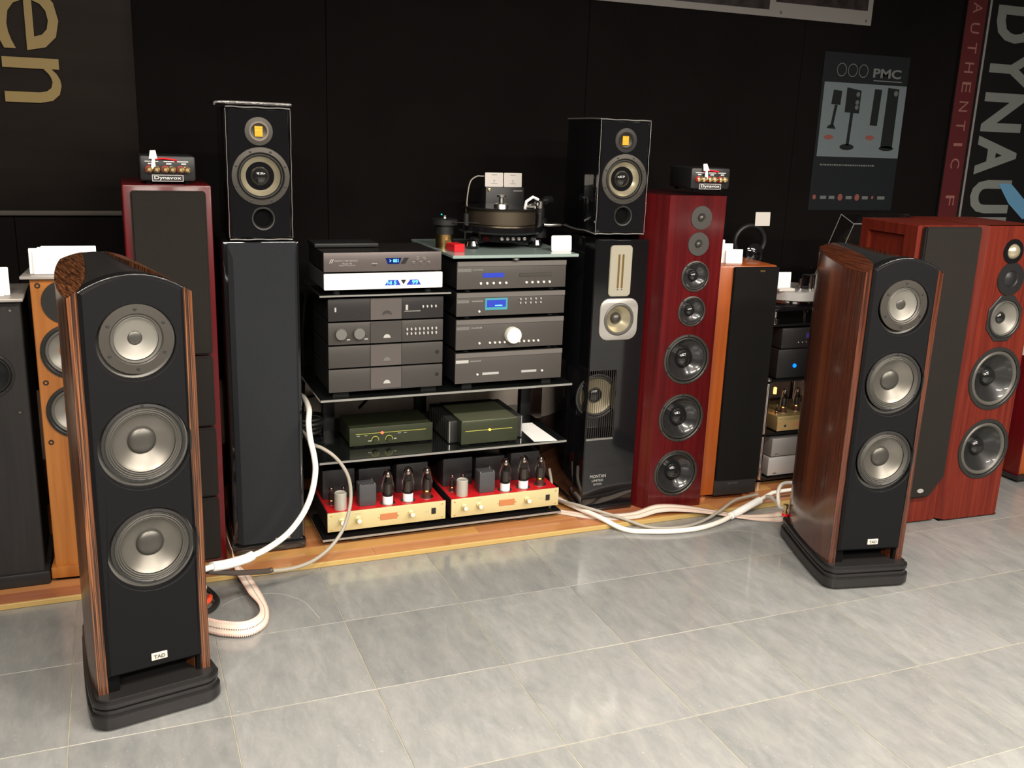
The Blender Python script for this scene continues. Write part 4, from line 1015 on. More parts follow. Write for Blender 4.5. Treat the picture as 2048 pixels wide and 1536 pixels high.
ab = obj('tonearm_base', G().lathe([(0, 0.03), (0.034, 0.03), (0.034, 0.105), (0.024, 0.112), (0.024, 0.150), (0, 0.152)], 0.195, 0.06, 0, 'z', 28), satin_black, T)
arm = obj('tonearm', G().tube([(0.235, 0.085, 0.180), (0.195, 0.06, 0.178), (0.13, -0.02, 0.176), (0.095, -0.075, 0.170)], 0.0045, 8).lathe([(0, 0.15), (0.02, 0.15), (0.02, 0.178), (0, 0.186)], 0.195, 0.06, 0, 'z', 20), steel, T)
obj('counterweight', G().rod((0.232, 0.083, 0.180), (0.262, 0.101, 0.181), 0.017, 18), satin_black, arm)
obj('headshell', G().box(0.080, 0.108, -0.10, -0.06, 0.163, 0.172, 0.001, 1), steel, arm)
obj('side_bar', G().box(0.185, 0.265, -0.02, 0.02, 0.082, 0.092, 0.002), steel, T)
obj('white_tag', G().tube([(0.075, -0.07, 0.160), (0.080, -0.07, 0.186), (0.112, -0.06, 0.203), (0.140, -0.05, 0.192)], 0.006, 8, False), white_card, T)
for a, b, c in ((0.10, -0.045, 0.168), (0.12, -0.06, 0.165), (0.14, -0.04, 0.175)):
    obj('arm_fitting', G().lathe([(0, 0), (0.010, 0), (0.012, 0.012), (0.006, 0.018), (0, 0.018)], a, b, c - 0.008, 'z', 14), chrome, T)
# motor
T = thing('turntable_motor', 'separate turntable motor, gold drum under a black cap', 'motor', (1.178, 3.62, 0))
T.location = (1.205, 3.64, GT)
obj('drum', G().lathe([(0, 0), (0.034, 0), (0.034, 0.055), (0, 0.055)], 0, 0, 0, 'z', 36), gold, T)
obj('collar', G().lathe([(0, 0.055), (0.036, 0.055), (0.036, 0.088), (0.052, 0.092), (0.052, 0.112), (0.03, 0.116), (0, 0.116)], 0, 0, 0, 'z', 36), satin_black, T, 35)
obj('pulley', G().lathe([(0, 0.116), (0.012, 0.116), (0.010, 0.122), (0.012, 0.128), (0, 0.129)], 0, 0, 0, 'z', 20), chrome, T)
obj('lamp', G().lathe([(0, 0.0), (0.0035, 0.0), (0.002, 0.004), (0, 0.005)], -0.012, 0.0, 0.129, 'z', 10), mat('teal_led', (0.0, 0.3, 0.3), 0.3, emit=(0.0, 0.45, 0.42), estr=1.5), T)
b = tag(obj('belt', G().tube([(1.215, 3.59, GT + 0.105), (1.32, 3.55, GT + 0.105)], 0.0018, 6, False), cable_black), 'thin black drive belt between motor and platter', 'belt')
# red box
T = thing('small_box', 'small bright red box on the glass plate beside gold motor', 'box', (1.222, 3.50, GT), 0.12)
obj('carton', G().box(-0.022, 0.022, 0.0, 0.075, 0.0, 0.030, 0.002, 1), red_plastic, T)
obj('lid_line', G().box(-0.0222, 0.0222, -0.0004, 0.0754, 0.0195, 0.0205), mat('dark_red', (0.35, 0.01, 0.01), 0.5), T, 0)
# cards and power box behind turntable
card('blank white card standing on the glass plate right of turntable', (1.645, 3.485, GT + 0.0002), 0.088, 0.062, 0.10, 0.0, r=0.006)
T = thing('power_supply', 'upright black box standing behind the turntable platter', 'box', (1.538, 3.846, GT))
obj('case', G().box(-0.085, 0.090, 0.0, 0.09, 0.0, 0.226, 0.004), satin_black, T)
obj('brass_knob', G().lathe([(0.006, 0), (0.006, 0.008), (0, 0.009)], -0.072, 0, 0.216, n=12), brass, T)
obj('lettering', text(G(), 'acoustics', 0.040, 0.080, 0.208, 0.217, -0.0002), lbl_grey, T, 0)
for k, (dx, lab) in enumerate(((-0.044, 'left of two pale price cards on the black box behind turntable'), (0.041, 'right of two pale price cards on the black box behind turntable'))):
    card(lab, (1.538 + dx, 3.858, GT + 0.2265), 0.081, 0.058, 0.06, 0.0, pale_card, 'price cards on the box behind the turntable', True)
w_ = tag(obj('thin_cable', G().tube([(1.456, 3.874, 1.395), (1.44, 3.872, 1.395), (1.42, 3.87, 1.394), (1.392, 3.865, 1.375), (1.379, 3.86, 1.33), (1.374, 3.86, 1.265), (1.374, 3.87, 1.131)], 0.0028, 8), cable_grey), 'thin pale wire arching up to the left price card', 'cable')

# low green units on the middle shelf ----------------------------------------------------------------
T = thing('preamplifier', 'low dark green preamplifier with red light and two yellow dials', 'preamplifier', (0.968, 3.535, SH_LOW), -0.0)
obj('chassis', G().box(-0.165, 0.165, 0.008, 0.20, 0.008, 0.078, 0.003), green_metal, T)
obj('front_panel', G().box(-0.170, 0.168, 0.0, 0.009, 0.006, 0.080, 0.002), green_metal, T)
for fx in (-0.13, 0.13): obj('foot', G().box(fx - 0.02, fx + 0.02, 0.01, 0.18, 0.0, 0.008), matte_black, T)
obj('panel_line', G().box(-0.145, 0.14, -0.001, 0, 0.0535, 0.0555), yellow_print, T, 0)
obj('red_lamp', G().lathe([(0.0055, 0), (0.005, 0.004), (0, 0.005)], -0.040, 0, 0.054, n=14), red_led, T)
for x in (-0.068, -0.012):
    g = G(); g.tube([(x + 0.014 * math.cos(PI * t / 12), -0.0012, 0.027 + 0.014 * math.sin(PI * t / 12)) for t in range(-1, 14)], 0.0016, 6, False)
    d = obj('dial', g, yellow_print, T); obj('dial_knob', G().lathe([(0.010, 0), (0.010, 0.010), (0, 0.011)], x, 0, 0.027, n=20), green_metal, d)
g = G()
for x in (-0.105, -0.135, 0.030, 0.055): g.box(x - 0.006, x + 0.006, -0.0008, 0, 0.046, 0.048)
g.box(-0.097, -0.084, -0.0008, 0, 0.022, 0.026); g.box(0.008, 0.018, -0.0008, 0, 0.024, 0.028)
obj('print', g, lbl_grey, T, 0)
T = thing('power_amplifier', 'dark green power amplifier with finned side heat sinks and amber light', 'amplifier', (1.345, 3.437, SH_LOW), 0.0)
obj('front_panel', G().box(-0.122, 0.120, 0.0, 0.10, 0.006, 0.100, 0.003), green_metal, T)
obj('top_cover', G().box(-0.118, 0.116, 0.002, 0.26, 0.099, 0.103, 0.002), green_top, T)
obj('chassis', G().box(-0.118, 0.116, 0.05, 0.30, 0.006, 0.099), green_metal, T)
for s, xa in ((-1, -0.158), (1, 0.156)):
    hs = obj('heat_sink', G().box(min(xa, s * 0.12), max(xa, s * 0.12), 0.045, 0.31, 0.004, 0.094, 0.002), mat('heatsink_grey', (0.035, 0.035, 0.033), 0.4, 0.4), T)
    g = G()
    for k in range(9): g.box(min(xa, xa + s * 0.0035), max(xa, xa + s * 0.0035), 0.05 + 0.029 * k, 0.056 + 0.029 * k, 0.006, 0.092)
    obj('fins', g, mat('heatsink_grey', (0.035, 0.035, 0.033), 0.4, 0.4), hs, 0)
    obj('front_rim', G().box(min(xa, xa - s * 0.004), max(xa, xa - s * 0.004), 0.043, 0.047, 0.004, 0.094), steel, hs, 0)
for fx in (-0.1, 0.1): obj('foot', G().box(fx - 0.015, fx + 0.015, 0.01, 0.28, 0.0, 0.006), matte_black, T)
obj('panel_line', G().box(-0.105, 0.095, -0.001, 0, 0.060, 0.0625), yellow_print, T, 0)
obj('amber_lamp', G().lathe([(0.005, 0), (0.0045, 0.004), (0, 0.005)], -0.002, 0, 0.061, n=14), amber_led, T)
g = G().prism([(1.530, 3.415), (1.628, 3.402), (1.625, 3.66), (1.545, 3.66)], SH_LOW + 0.0002, SH_LOW + 0.0012, 'z')
tag(obj('paper_sheet', g, white_card, None, 0), 'white paper sheet lying on the shelf right of green amplifier', 'paper')

# valve amplifiers -----------------------------------------------------------------------------------
def valve(par, x, y, z, r, h, label_band=False, name='valve'):
    b = obj(name, G().lathe([(0, 0), (r * 0.8, 0), (r * 0.8, h * 0.2), (0, h * 0.2)], x, y, z, 'z', 18), mat('valve_base', (0.07, 0.025, 0.018), 0.4), par)
    prof = [(r * 0.78, h * 0.2), (r, h * 0.38), (r, h * 0.55), (r * 0.72, h * 0.78), (r * 0.70, h * 0.92), (r * 0.4, h * 0.99), (0, h)]
    obj('glass', G().lathe(prof, x, y, z, 'z', 22), glass_clear, b, 60)
    obj('anode', G().lathe([(0, h * 0.25), (r * 0.55, h * 0.25), (r * 0.55, h * 0.6), (r * 0.3, h * 0.62), (0, h * 0.62)], x, y, z, 'z', 10), valve_plate, b)
    obj('getter', G().lathe([(0, h * 0.80), (r * 0.34, h * 0.80), (r * 0.40, h * 0.86), (r * 0.2, h * 0.95), (0, h * 0.96)], x, y, z, 'z', 14), getter, b, 60)
    obj('socket_ring', G().lathe([(r * 0.8, 0.0), (r * 1.2, 0.0), (r * 1.2, 0.003), (r * 0.8, 0.003)], x, y, z, 'z', 20), steel, b)
    if label_band: obj('white_label', G().lathe([(r * 0.83, h * 0.02), (r * 0.83, h * 0.30)], x, y, z, 'z', 20), white_card, b)
    else: obj('filament', G().lathe([(0, h * 0.2), (r * 0.2, h * 0.2), (r * 0.2, h * 0.26), (0, h * 0.26)], x, y, z, 'z', 8), filament, b)
    return b
def valve_amp():
    T = thing('valve_amplifier', 'x', 'valve amplifier', (0, 0, 0), 0, 'red and gold valve amplifiers')
    obj('chassis', G().box(-0.232, 0.234, 0.006, 0.30, 0.006, 0.079, 0.002), red_paint, T)
    obj('side_plate', G().box(-0.236, -0.232, 0.006, 0.30, 0.006, 0.078), matte_black, T, 0)
    obj('front_panel', G().box(-0.236, 0.237, 0.0, 0.006, 0.004, 0.081, 0.0015), champagne, T)
    for fx in (-0.2, 0.2):
        for fy in (0.03, 0.26): obj('foot', G().lathe([(0, -0.0), (0.016, 0), (0.016, 0.006), (0, 0.006)], fx, fy, 0, 'z', 14), matte_black, T)
    for x, z in ((-0.182, 0.046), (-0.118, 0.046), (0.094, 0.046)):
        k = obj('knob', G().lathe([(0.0125, 0), (0.0125, 0.006), (0.009, 0.008), (0.009, 0.024), (0, 0.025)], x, 0, z, n=20), champagne, T)
        obj('knob_cap', G().lathe([(0.009, 0.024), (0.008, 0.027), (0, 0.028)], x, 0, z, n=16), knob_cream, k)
    obj('copper_plate', G().box(-0.030, 0.038, -0.002, 0, 0.030, 0.056, 0.0005, 1), copper_plate, T)
    for x in (-0.034, 0.042): button(T, x, 0.043, 0.003, brass, 'rivet', 0.003)
    for x in (-0.222, 0.222):
        for z in (0.014, 0.070): button(T, x, z, 0.003, brass, 'screw', 0.002)
    obj('power_switch', G().box(0.178, 0.196, -0.003, 0, 0.031, 0.056, 0.001, 1), satin_black, T)
    obj('legend', text(text(G(), 'power', 0.150, 0.168, 0.040, 0.044, -0.0002), 'volume', -0.13, -0.106, 0.066, 0.070, -0.0002), lbl_grey, T, 0)
    z = 0.079
    obj('capacitor_can', G().lathe([(0, 0), (0.024, 0), (0.024, 0.064), (0.021, 0.067), (0.018, 0.064), (0, 0.064)], -0.176, 0.045, z, 'z', 28), can_grey, T, 35)
    c = obj('small_transformer', G().box(-0.103, -0.036, 0.038, 0.098, z, z + 0.088, 0.003), trafo, T)
    for x, y in ((-0.098, 0.044), (-0.041, 0.044), (-0.041, 0.092)): obj('stud', G().lathe([(0, 0), (0.003, 0), (0.003, 0.005), (0, 0.005)], x, y, z + 0.088, 'z', 8), steel, c)
    obj('rear_transformer', G().box(-0.224, -0.095, 0.150, 0.27, z, z + 0.122, 0.004), trafo_dark, T)
    obj('rear_transformer', G().box(0.072, 0.205, 0.138, 0.27, z, z + 0.122, 0.004), trafo_dark, T)
    obj('rear_transformer', G().box(-0.075, 0.055, 0.165, 0.27, z, z + 0.108, 0.004), trafo_dark, T)
    valve(T, 0.012, 0.046, z, 0.0245, 0.138, True); valve(T, 0.096, 0.052, z, 0.0245, 0.140, True); valve(T, 0.178, 0.064, z, 0.022, 0.128)
    valve(T, -0.200, 0.100, z, 0.013, 0.072, False, 'small_valve'); valve(T, -0.150, 0.110, z, 0.011, 0.066, False, 'small_valve')
    return T
A = valve_amp(); A.location = (0.921, 3.42, 0.0655); A['label'] = 'red valve amplifier with gold front, left on the bottom shelf'
B_ = copy_tree(A); B_.location = (1.418, 3.42, 0.0665); B_['label'] = 'red valve amplifier with gold front, right on the bottom shelf'
A.location.z = SH_BOT + 0.0002; B_.location.z = SH_BOT + 0.0002
for o in (A, B_):
    o.location.z = SH_BOT + 0.0155
    for s in (-0.18, 0.18):
        obj('isolation_block', G().box(s - 0.03, s + 0.03, 0.04, 0.26, -0.0155, 0.0), matte_black, o, 0)

# ------------------------------------------------------------------ right rack with small components
T = thing('equipment_rack', 'narrow rack with chrome posts and dark shelves behind rosewood speaker', 'rack', (2.70, 3.45, 0.02))
for z in (0.035, 0.255, 0.505, 0.762):
    obj('shelf', G().box(-0.02, 0.46, 0.0, 0.42, z, z + 0.010, 0.001, 1), glass_black, T, 0)
for x, y in ((-0.012, 0.0), (0.45, 0.0), (-0.012, 0.40), (0.45, 0.40)):
    for z0, z1 in ((0.0, 0.034), (0.046, 0.254), (0.266, 0.504)):
        obj('post', G().lathe([(0, z0), (0.0125, z0), (0.0125, z1), (0, z1)], x, y, 0, 'z', 18), chrome, T)
    obj('post_cap', G().lathe([(0, 0.515), (0.014, 0.515), (0.014, 0.523), (0.008, 0.53), (0, 0.531)], x, y, 0, 'z', 18), chrome, T)
    if y > 0 or x > 0.2: obj('post', G().lathe([(0, 0.53), (0.0125, 0.53), (0.0125, 0.762), (0, 0.762)], x, y, 0, 'z', 18), satin_black, T)
RZ = 0.02
def box_unit(name, label, cat, x0, x1, z0, z1, m, group=None, y=3.46, d=0.26):
    T = thing(name, label, cat, ((x0 + x1) / 2, y, z0), 0, group); w = (x1 - x0) / 2; h = z1 - z0
    obj('case', G().box(-w, w, 0.0, d, 0.004, h, 0.004), m, T)
    obj('foot', G().box(-w + 0.01, w - 0.01, 0.01, d - 0.02, 0.0, 0.004), matte_black, T, 0)
    return T, w, h
T, w, h = box_unit('phono_stage', 'silver box lowest on the narrow chrome post rack', 'hi-fi unit', 2.745, 3.05, RZ + 0.0455, 0.158, silver, 'silver boxes on the narrow rack')
obj('logo', G().box(-w + 0.03, -w + 0.05, -0.001, 0, 0.012, 0.018), ink, T, 0)
T, w, h = box_unit('phono_stage', 'silver box second from bottom on the narrow rack', 'hi-fi unit', 2.755, 3.05, 0.159, 0.250, mat('silver_dull', (0.34, 0.33, 0.32), 0.4, 0.5), 'silver boxes on the narrow rack')
obj('logo', G().box(-w + 0.02, -w + 0.04, -0.001, 0, 0.012, 0.018), ink, T, 0)
T = thing('valve_amplifier', 'small gold valve amplifier on the narrow chrome post rack', 'valve amplifier', (2.90, 3.455, RZ + 0.2655))
obj('chassis', G().box(-0.135, 0.15, 0.0, 0.25, 0.004, 0.072, 0.003), mat('old_gold', (0.52, 0.40, 0.18), 0.35, 0.7), T)
obj('foot', G().box(-0.12, 0.13, 0.01, 0.22, 0, 0.004), matte_black, T, 0)
obj('front_plate', G().box(-0.135, 0.15, -0.004, 0.0, 0.004, 0.052, 0.001, 1), mat('tan_gold', (0.50, 0.34, 0.15), 0.4, 0.4), T)
obj('name_strip', G().box(-0.045, 0.06, -0.006, -0.004, 0.026, 0.036), copper_plate, T, 0)
button(T, -0.092, 0.028, 0.006, satin_black, 'switch', 0.008); button(T, -0.11, 0.012, 0.003, brass, 'screw', 0.006)
valve(T, -0.062, 0.06, 0.072, 0.016, 0.115); valve(T, 0.02, 0.07, 0.072, 0.016, 0.115); valve(T, -0.105, 0.05, 0.072, 0.008, 0.045, False, 'small_valve')
for x in (-0.10, -0.055): obj('glowing_valve', G().lathe([(0, 0.0), (0.008, 0.0), (0.008, 0.03), (0, 0.034)], x, 0.14, 0.14, 'z', 12), filament, T)
T, w, h = box_unit('power_amplifier', 'black unit with round blue light on the narrow rack', 'amplifier', 2.735, 3.03, RZ + 0.5155, 0.672, satin_black, None, 3.46, 0.30)
obj('blue_lamp', G().lathe([(0.0095, 0.0), (0.009, 0.004), (0, 0.005)], -0.052, 0, 0.060, n=20), blue_glow, T)
obj('white_bar', G().box(0.028, 0.040, -0.004, 0.0, 0.010, 0.115, 0.001, 1), silver, T)
T, w, h = box_unit('tuner', 'black unit with faint violet display above the blue light unit', 'tuner', 2.745, 3.05, 0.673, 0.770, charcoal_dk, None, 3.46, 0.30)
obj('display', G().box(-0.02, 0.06, -0.001, 0, 0.048, 0.072), mat('violet_display', (0.02, 0.015, 0.06), 0.3, emit=(0.04, 0.03, 0.16), estr=0.5), T, 0)
for k in range(3): button(T, -0.06 + 0.022 * k, 0.03, 0.004, steel)
# turntable on the narrow rack
T = TT2 = thing('turntable', 'turntable with bright silver platter on the narrow rack', 'turntable', (2.90, 3.62, RZ + 0.7725))
obj('plinth', G().box(-0.19, 0.58, -0.12, 0.17, 0.045, 0.075, 0.008), gloss_black, T)
obj('platter', G().lathe([(0, 0.092), (0.150, 0.092), (0.165, 0.098), (0.165, 0.134), (0.160, 0.138), (0, 0.138)], -0.02, 0, 0, 'z', 56), silver, T, 35)
obj('under_ring', G().lathe([(0, 0.075), (0.11, 0.075), (0.11, 0.092), (0, 0.092)], -0.02, 0, 0, 'z', 40), chrome, T, 35)
for x, y in ((-0.15, -0.09), (0.2, -0.09), (0.2, 0.14), (-0.15, 0.14)):
    obj('foot', G().lathe([(0, 0), (0.018, 0), (0.018, 0.012), (0.009, 0.016), (0.009, 0.045), (0, 0.045)], x, y, 0, 'z', 18), chrome, T)
for x, y, h in ((-0.02, -0.08, 0.05), (0.02, -0.10, 0.065), (0.045, -0.085, 0.055), (0.06, -0.10, 0.07)):
    obj('arm_fitting', G().lathe([(0, 0.138), (0.010, 0.138), (0.008, 0.138 + h), (0, 0.14 + h)], x, y, 0, 'z', 12), chrome, T)
obj('arm_box', G().box(0.0, 0.09, -0.10, -0.06, 0.150, 0.205, 0.003), acrylic, T)
obj('record_box', G().box(-0.165, -0.08, -0.12, -0.03, 0.1385, 0.150, 0.001, 1), pale_card, T)
card('white card standing on the silver platter of the narrow rack', (2.77, 3.53, RZ + 0.7725 + 0.1505), 0.085, 0.070, 0.06, -0.1)
# dark round device with price card
T = thing('headphone_stand', 'dark rounded headphone shape on a stand behind the silver platter', 'headphones', (2.86, 3.90, RZ + 0.7725))
obj('base', G().box(-0.07, 0.09, -0.05, 0.06, 0.0, 0.205, 0.01), satin_black, T)
pts = [(-0.02 + 0.085 * math.cos(math.radians(a)), 0.0, 0.315 + 0.075 * math.sin(math.radians(a))) for a in range(-30, 215, 15)]
obj('headband', G().tube(pts, 0.012, 10), satin_black, T)
obj('ear_cup', G().lathe([(0, 0.0), (0.045, 0.0), (0.05, 0.015), (0.02, 0.035), (0, 0.036)], -0.01, -0.02, 0.26, n=28), gloss_black, T, 40)
obj('knob', G().lathe([(0, 0.036), (0.012, 0.036), (0.012, 0.045), (0, 0.047)], -0.01, -0.02, 0.26, n=18), chrome, T)
obj('neck', G().rod((0.0, 0.0, 0.20), (0.0, 0.0, 0.24), 0.02), satin_black, T)
card('grey price card above the dark headphone shape', (2.895, 3.886, 1.183), 0.085, 0.065, 0.05, 0.0, pale_card)
# raised acrylic dust cover
T = obj('dust_cover', G().rod((0.0, 0.003, 0.0), (0.385, 0.003, 0.0), 0.004, 8), satin_black, TT2); T.location = (0.19, 0.08, 0.1825); T['label'] = 'raised clear acrylic dust cover'
ed = mat('acrylic_edge', (0.30, 0.30, 0.30), 0.2)
P = [(0, 0.0, 0.0), (0.385, 0.0, 0.0), (0.385, -0.13, 0.292), (0, -0.13, 0.292)]
N_ = Vector((0, -0.09, -0.035))
Q = [tuple(Vector(p) + N_) for p in P]
c = obj('sheet', G().quad(*P), acrylic, T, 0); c.modifiers.new('thick', 'SOLIDIFY').thickness = 0.003
for i in range(4):
    j = (i + 1) % 4
    c = obj('side_wall', G().quad(P[i], P[j], Q[j], Q[i]), acrylic, T, 0); c.modifiers.new('thick', 'SOLIDIFY').thickness = 0.003
    obj('edge', G().rod(P[i], P[j], 0.0018, 6).rod(Q[i], Q[j], 0.0018, 6).rod(P[i], Q[i], 0.0018, 6), ed, T)
obj('hinge', G().lathe([(0, 0), (0.012, 0), (0.012, 0.008), (0, 0.01)], 0.05, -0.13, 0.18, n=14), gold, T)
obj('support', G().box(0.0, 0.012, 0.0, 0.02, -0.11, 0.0, 0.002).box(0.373, 0.385, 0.0, 0.02, -0.11, 0.0, 0.002), satin_black, T)

# ------------------------------------------------------------------ cables
def cable(name, label, pts, r, m, n=10):
    return tag(obj(name, G().tube(pts, r, n), m), label, 'cable')
T = thing('speaker_cable', 'thick white cable hanging from the rack to the ebony speaker', 'cable', (0, 0, 0))
W1 = [(0.335, 3.05, 0.177), (0.407, 3.10, 0.178), (0.483, 3.15, 0.198), (0.54, 3.20, 0.23), (0.576, 3.23, 0.271), (0.602, 3.26, 0.32), (0.618, 3.29, 0.378), (0.617, 3.31, 0.428), (0.610, 3.335, 0.48), (0.612, 3.375, 0.53), (0.628, 3.45, 0.56), (0.638, 3.60, 0.56), (0.638, 3.75, 0.54)]
obj('sleeve', G().tube(W1, 0.0105, 12), cable_white, T)
obj('plug', G().tube([(0.222, 2.965, 0.2035), (0.274, 3.0, 0.190), (0.335, 3.05, 0.177), (0.36, 3.072, 0.1755)], 0.0165, 14).rod((0.170, 2.92, 0.215), (0.225, 2.967, 0.203), 0.010), white_panel, T)
T = thing('speaker_cable', 'grey cable looping down in front of the left valve amplifier', 'cable', (0, 0, 0))
W2 = [(0.405, 3.10, 0.099), (0.497, 3.15, 0.072), (0.585, 3.20, 0.067), (0.659, 3.25, 0.088), (0.712, 3.28, 0.137), (0.741, 3.30, 0.201), (0.753, 3.32, 0.26), (0.747, 3.33, 0.321), (0.725, 3.34, 0.369), (0.693, 3.35, 0.408), (0.657, 3.37, 0.432), (0.630, 3.41, 0.437), (0.630, 3.55, 0.43), (0.632, 3.75, 0.41)]
obj('sleeve', G().tube(W2, 0.0068, 12), cable_grey, T)
obj('plug', G().tube([(0.207, 2.95, 0.197), (0.298, 3.02, 0.146), (0.405, 3.10, 0.099), (0.43, 3.115, 0.094)], 0.0095, 12), mat('plug_brown_grey', (0.10, 0.08, 0.07), 0.4, 0.4), T)

def ribbon(name, label, pts, ups, width, group=None):
    """flat woven strip; ups gives the width direction at each point"""
    g = G(); P = [Vector(p) for p in pts]; U = [Vector(u).normalized() for u in ups]; Q = []; UU = []
    E = [P[0] * 2 - P[1]] + P + [P[-1] * 2 - P[-2]]
    sub = 10
    for i in range(1, len(E) - 2):
        for k in range(sub):
            t = k / sub; a, b, c, d = E[i - 1], E[i], E[i + 1], E[i + 2]
            Q.append(0.5 * ((2 * b) + (c - a) * t + (2 * a - 5 * b + 4 * c - d) * t * t + (3 * b - a - 3 * c + d) * t ** 3))
            UU.append((U[i - 1] * (1 - t) + U[i] * t).normalized())
    Q.append(P[-1]); UU.append(U[-1])
    NW = 5; rows = []; L = 0; uvs = []
    uvl = g.bm.loops.layers.uv.new('UVMap')
    for i, (q, u) in enumerate(zip(Q, UU)):
        if i: L += (Q[i] - Q[i - 1]).length
        rows.append([(g.bm.verts.new(q + u * width * (k / NW - 0.5)), (k / NW, L)) for k in range(NW + 1)])
    for a, b in zip(rows, rows[1:]):
        for k in range(NW):
            vs = (a[k], a[k + 1], b[k + 1], b[k]); f = g.bm.faces.new([v[0] for v in vs])
            for lp, v in zip(f.loops, vs): lp[uvl].uv = v[1]
    o = obj(name, g, RIB); md = o.modifiers.new('thick', 'SOLIDIFY'); md.thickness = 0.002; md.offset = 0
    return tag(o, label, 'cable', group)
def ribbon_material():
    m = bpy.data.materials.new('woven_ribbon'); m.use_nodes = True; nt = m.node_tree; b = nt.nodes['Principled BSDF']; N, Lk = nt.nodes.new, nt.links.new
    b.inputs['Roughness'].default_value = 0.6
    uv = N('ShaderNodeUVMap'); sp = N('ShaderNodeSeparateXYZ'); Lk(uv.outputs[0], sp.inputs[0])
    r = N('ShaderNodeValToRGB'); r.color_ramp.interpolation = 'CONSTANT'; E = r.color_ramp.elements
    data = [(0.0, (0.04, 0.03, 0.025)), (0.07, (0.78, 0.42, 0.36)), (0.20, (0.85, 0.74, 0.60)), (0.40, (0.80, 0.40, 0.34)), (0.45, (0.03, 0.025, 0.02)), (0.53, (0.86, 0.74, 0.60)), (0.80, (0.82, 0.48, 0.40)), (0.93, (0.72, 0.34, 0.30))]
    while len(E) < len(data): E.new(0.5)
    for e, (p, c) in zip(E, data): e.position = p; e.color = (*c, 1)
    Lk(sp.outputs[0], r.inputs[0])
    w = N('ShaderNodeMath'); w.operation = 'MULTIPLY'; w.inputs[1].default_value = 180; Lk(sp.outputs[1], w.inputs[0])
    fr = N('ShaderNodeMath'); fr.operation = 'FRACT'; Lk(w.outputs[0], fr.inputs[0])
    gt = N('ShaderNodeMath'); gt.operation = 'GREATER_THAN'; gt.inputs[1].default_value = 0.50; Lk(fr.outputs[0], gt.inputs[0])
    mx = N('ShaderNodeMix'); mx.data_type = 'RGBA'; Lk(gt.outputs[0], mx.inputs['Factor']); Lk(r.outputs[0], mx.inputs[6]); mx.inputs[7].default_value = (0.86, 0.72, 0.62, 1)
    Lk(mx.outputs[2], b.inputs['Base Color'])
    return m
RIB = ribbon_material()
ribbon('ribbon_cable', 'flat pink and cream woven ribbon cable curling on tiles behind ebony speaker',
       [(0.318, 3.80, 0.048), (0.322, 3.50, 0.048), (0.330, 3.37, 0.046), (0.350, 3.25, 0.026), (0.372, 3.10, 0.018), (0.383, 2.99, 0.020), (0.365, 2.90, 0.024), (0.310, 2.855, 0.027), (0.24, 2.88, 0.027), (0.17, 2.94, 0.027)],
       [(0, 0, 1), (0, 0, 1), (-0.15, 0, 1), (-1, 0.1, 0.2), (-1, 0, 0.3), (-0.7, 0.0, 0.7), (-0.35, 0.3, 0.9), (0.0, 0.35, 0.94), (0.1, 0.3, 0.95), (0.1, 0.3, 0.95)], 0.050)
T = thing('cable_plug', 'short red and white plug end in a black sleeve behind ebony speaker', 'plug', (0, 0, 0))
obj('sleeve', G().tube([(0.19, 3.02, 0.02), (0.225, 3.05, 0.014), (0.245, 3.10, 0.016), (0.225, 3.15, 0.03), (0.19, 3.17, 0.05)], 0.009, 10), cable_black, T)
obj('red_core', G().tube([(0.19, 3.05, 0.030), (0.215, 3.085, 0.028), (0.222, 3.11, 0.030)], 0.010, 10), mat('orange_red', (0.85, 0.09, 0.03), 0.4), T)
obj('white_core', G().tube([(0.185, 3.14, 0.050), (0.212, 3.155, 0.044)], 0.010, 10), white_panel, T)
ribbon('ribbon_cable', 'flat pink and cream woven ribbon cable running along front of the laminate strip',
       [(1.45, 3.60, 0.030), (1.66, 3.470, 0.0245), (1.80, 3.365, 0.0235), (1.955, 3.315, 0.028), (2.07, 3.305, 0.050), (2.19, 3.29, 0.042), (2.34, 3.255, 0.018), (2.45, 3.20, 0.006), (2.545, 3.155, 0.010), (2.60, 3.11, 0.030)],
       [(0.3, 1, 0), (0.3, 1, 0), (0.25, 1, 0.1), (0.1, 1, 0.15), (0.2, 1, 0.3), (0.35, 1, 0.2), (0.3, 1, 0.0), (0.3, 1, 0.0), (0.3, 0.8, 0.3), (0.2, 0.5, 0.9)], 0.055)
T = thing('speaker_cable', 'thick white cable sweeping across the floor to the rosewood speaker', 'cable', (0, 0, 0))
obj('sleeve', G().tube([(1.715, 3.60, 0.036), (1.733, 3.50, 0.040), (1.792, 3.320, 0.042), (1.87, 3.225, 0.013), (1.964, 3.175, 0.012), (2.07, 3.148, 0.012), (2.182, 3.145, 0.012), (2.30, 3.170, 0.016), (2.40, 3.21, 0.024)], 0.0105, 12), cable_white, T)
obj('splitter', G().tube([(2.37, 3.198, 0.022), (2.40, 3.21, 0.024), (2.53, 3.25, 0.044), (2.56, 3.258, 0.048)], 0.016, 14), white_panel, T)
obj('lead', G().tube([(2.54, 3.252, 0.046), (2.629, 3.28, 0.062), (2.669, 3.285, 0.066), (2.80, 3.285, 0.068)], 0.0085, 12), cable_white, T)
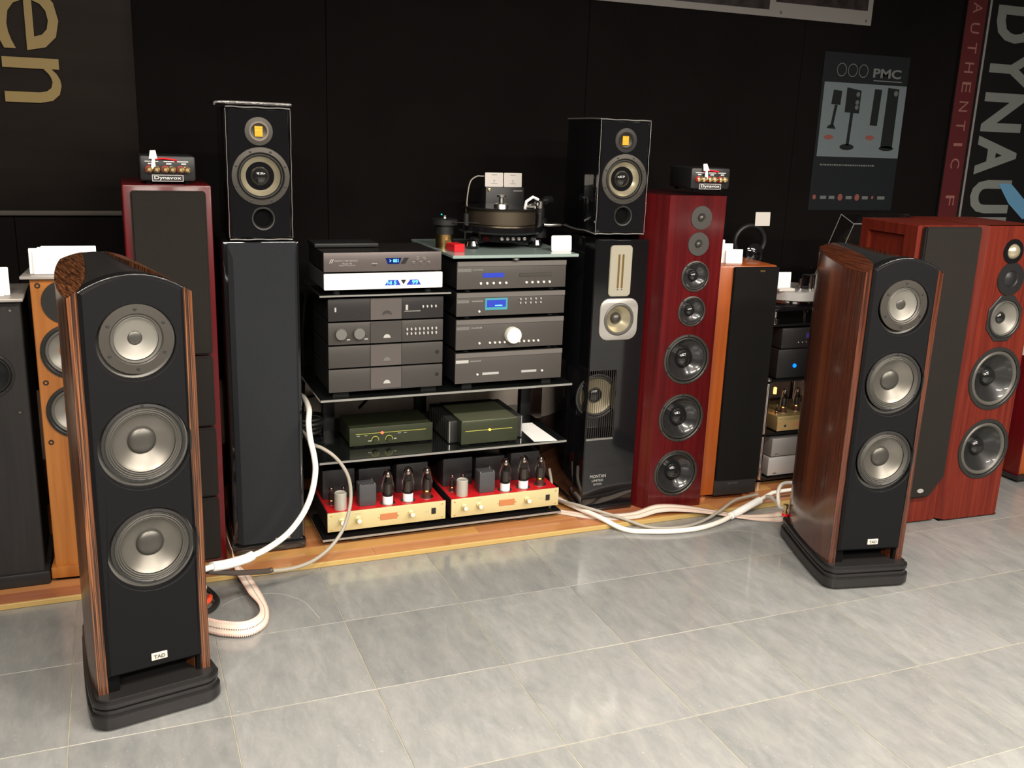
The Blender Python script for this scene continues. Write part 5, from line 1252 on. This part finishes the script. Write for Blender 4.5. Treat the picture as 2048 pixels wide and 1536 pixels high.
obj('lead', G().tube([(2.60, 3.27, 0.056), (2.57, 3.20, 0.085), (2.52, 3.09, 0.112), (2.530, 3.105, 0.148), (2.56, 3.125, 0.170), (2.624, 3.15, 0.163), (2.70, 3.18, 0.135)], 0.0078, 12), cable_white, T)
obj('lead', G().tube([(2.523, 3.088, 0.120), (2.505, 3.055, 0.103), (2.488, 3.00, 0.118)], 0.0078, 12), cable_white, T)
cable('speaker_cable', 'grey cable lying beside the white one on the floor, right', [(1.70, 3.62, 0.16), (1.705, 3.60, 0.10), (1.695, 3.56, 0.045), (1.74, 3.405, 0.066), (1.878, 3.305, 0.036), (1.985, 3.225, 0.008), (2.10, 3.185, 0.008), (2.22, 3.20, 0.012), (2.33, 3.228, 0.036), (2.45, 3.285, 0.052), (2.60, 3.33, 0.045)], 0.0065, cable_grey)
for i, (lab, pts) in enumerate((('black wire hanging down behind left end of the rack', [(0.70, 3.86, 0.93), (0.69, 3.90, 0.75), (0.70, 3.95, 0.55), (0.70, 4.0, 0.36), (0.72, 4.02, 0.1)]),
                                ('black wire drooping sideways behind the middle shelf, left', [(0.60, 4.05, 0.40), (0.74, 4.0, 0.455), (0.88, 3.98, 0.46), (1.0, 4.0, 0.43), (1.14, 4.0, 0.45), (1.30, 3.98, 0.50)]),
                                ('black wire looping behind the green preamplifier', [(0.95, 4.02, 0.38), (1.02, 4.0, 0.45), (1.14, 3.98, 0.48), (1.30, 3.96, 0.52), (1.42, 3.94, 0.50)]),
                                ('black wire slanting down beside the rack pillar', [(0.745, 3.93, 0.60), (0.76, 3.97, 0.48), (0.80, 4.0, 0.38), (0.84, 4.02, 0.30)]))):
    cable('power_cable', lab, pts, 0.0065, cable_black, 8)
ct = thing('cable_bundle', 'dark coiled cable bundle on the middle shelf behind pillar', 'cable', (0.682, 3.78, SH_LOW))
for k in range(4):
    obj('coil', G().tube([(0.05 * math.cos(a) * (1 + 0.1 * k), 0.055 * math.sin(a), 0.012 + 0.018 * k) for a in [2 * PI * i / 12 for i in range(12)]], 0.008, 8), cable_black if k % 2 else mat('dark_grey_sleeve', (0.03, 0.03, 0.03), 0.4), ct)
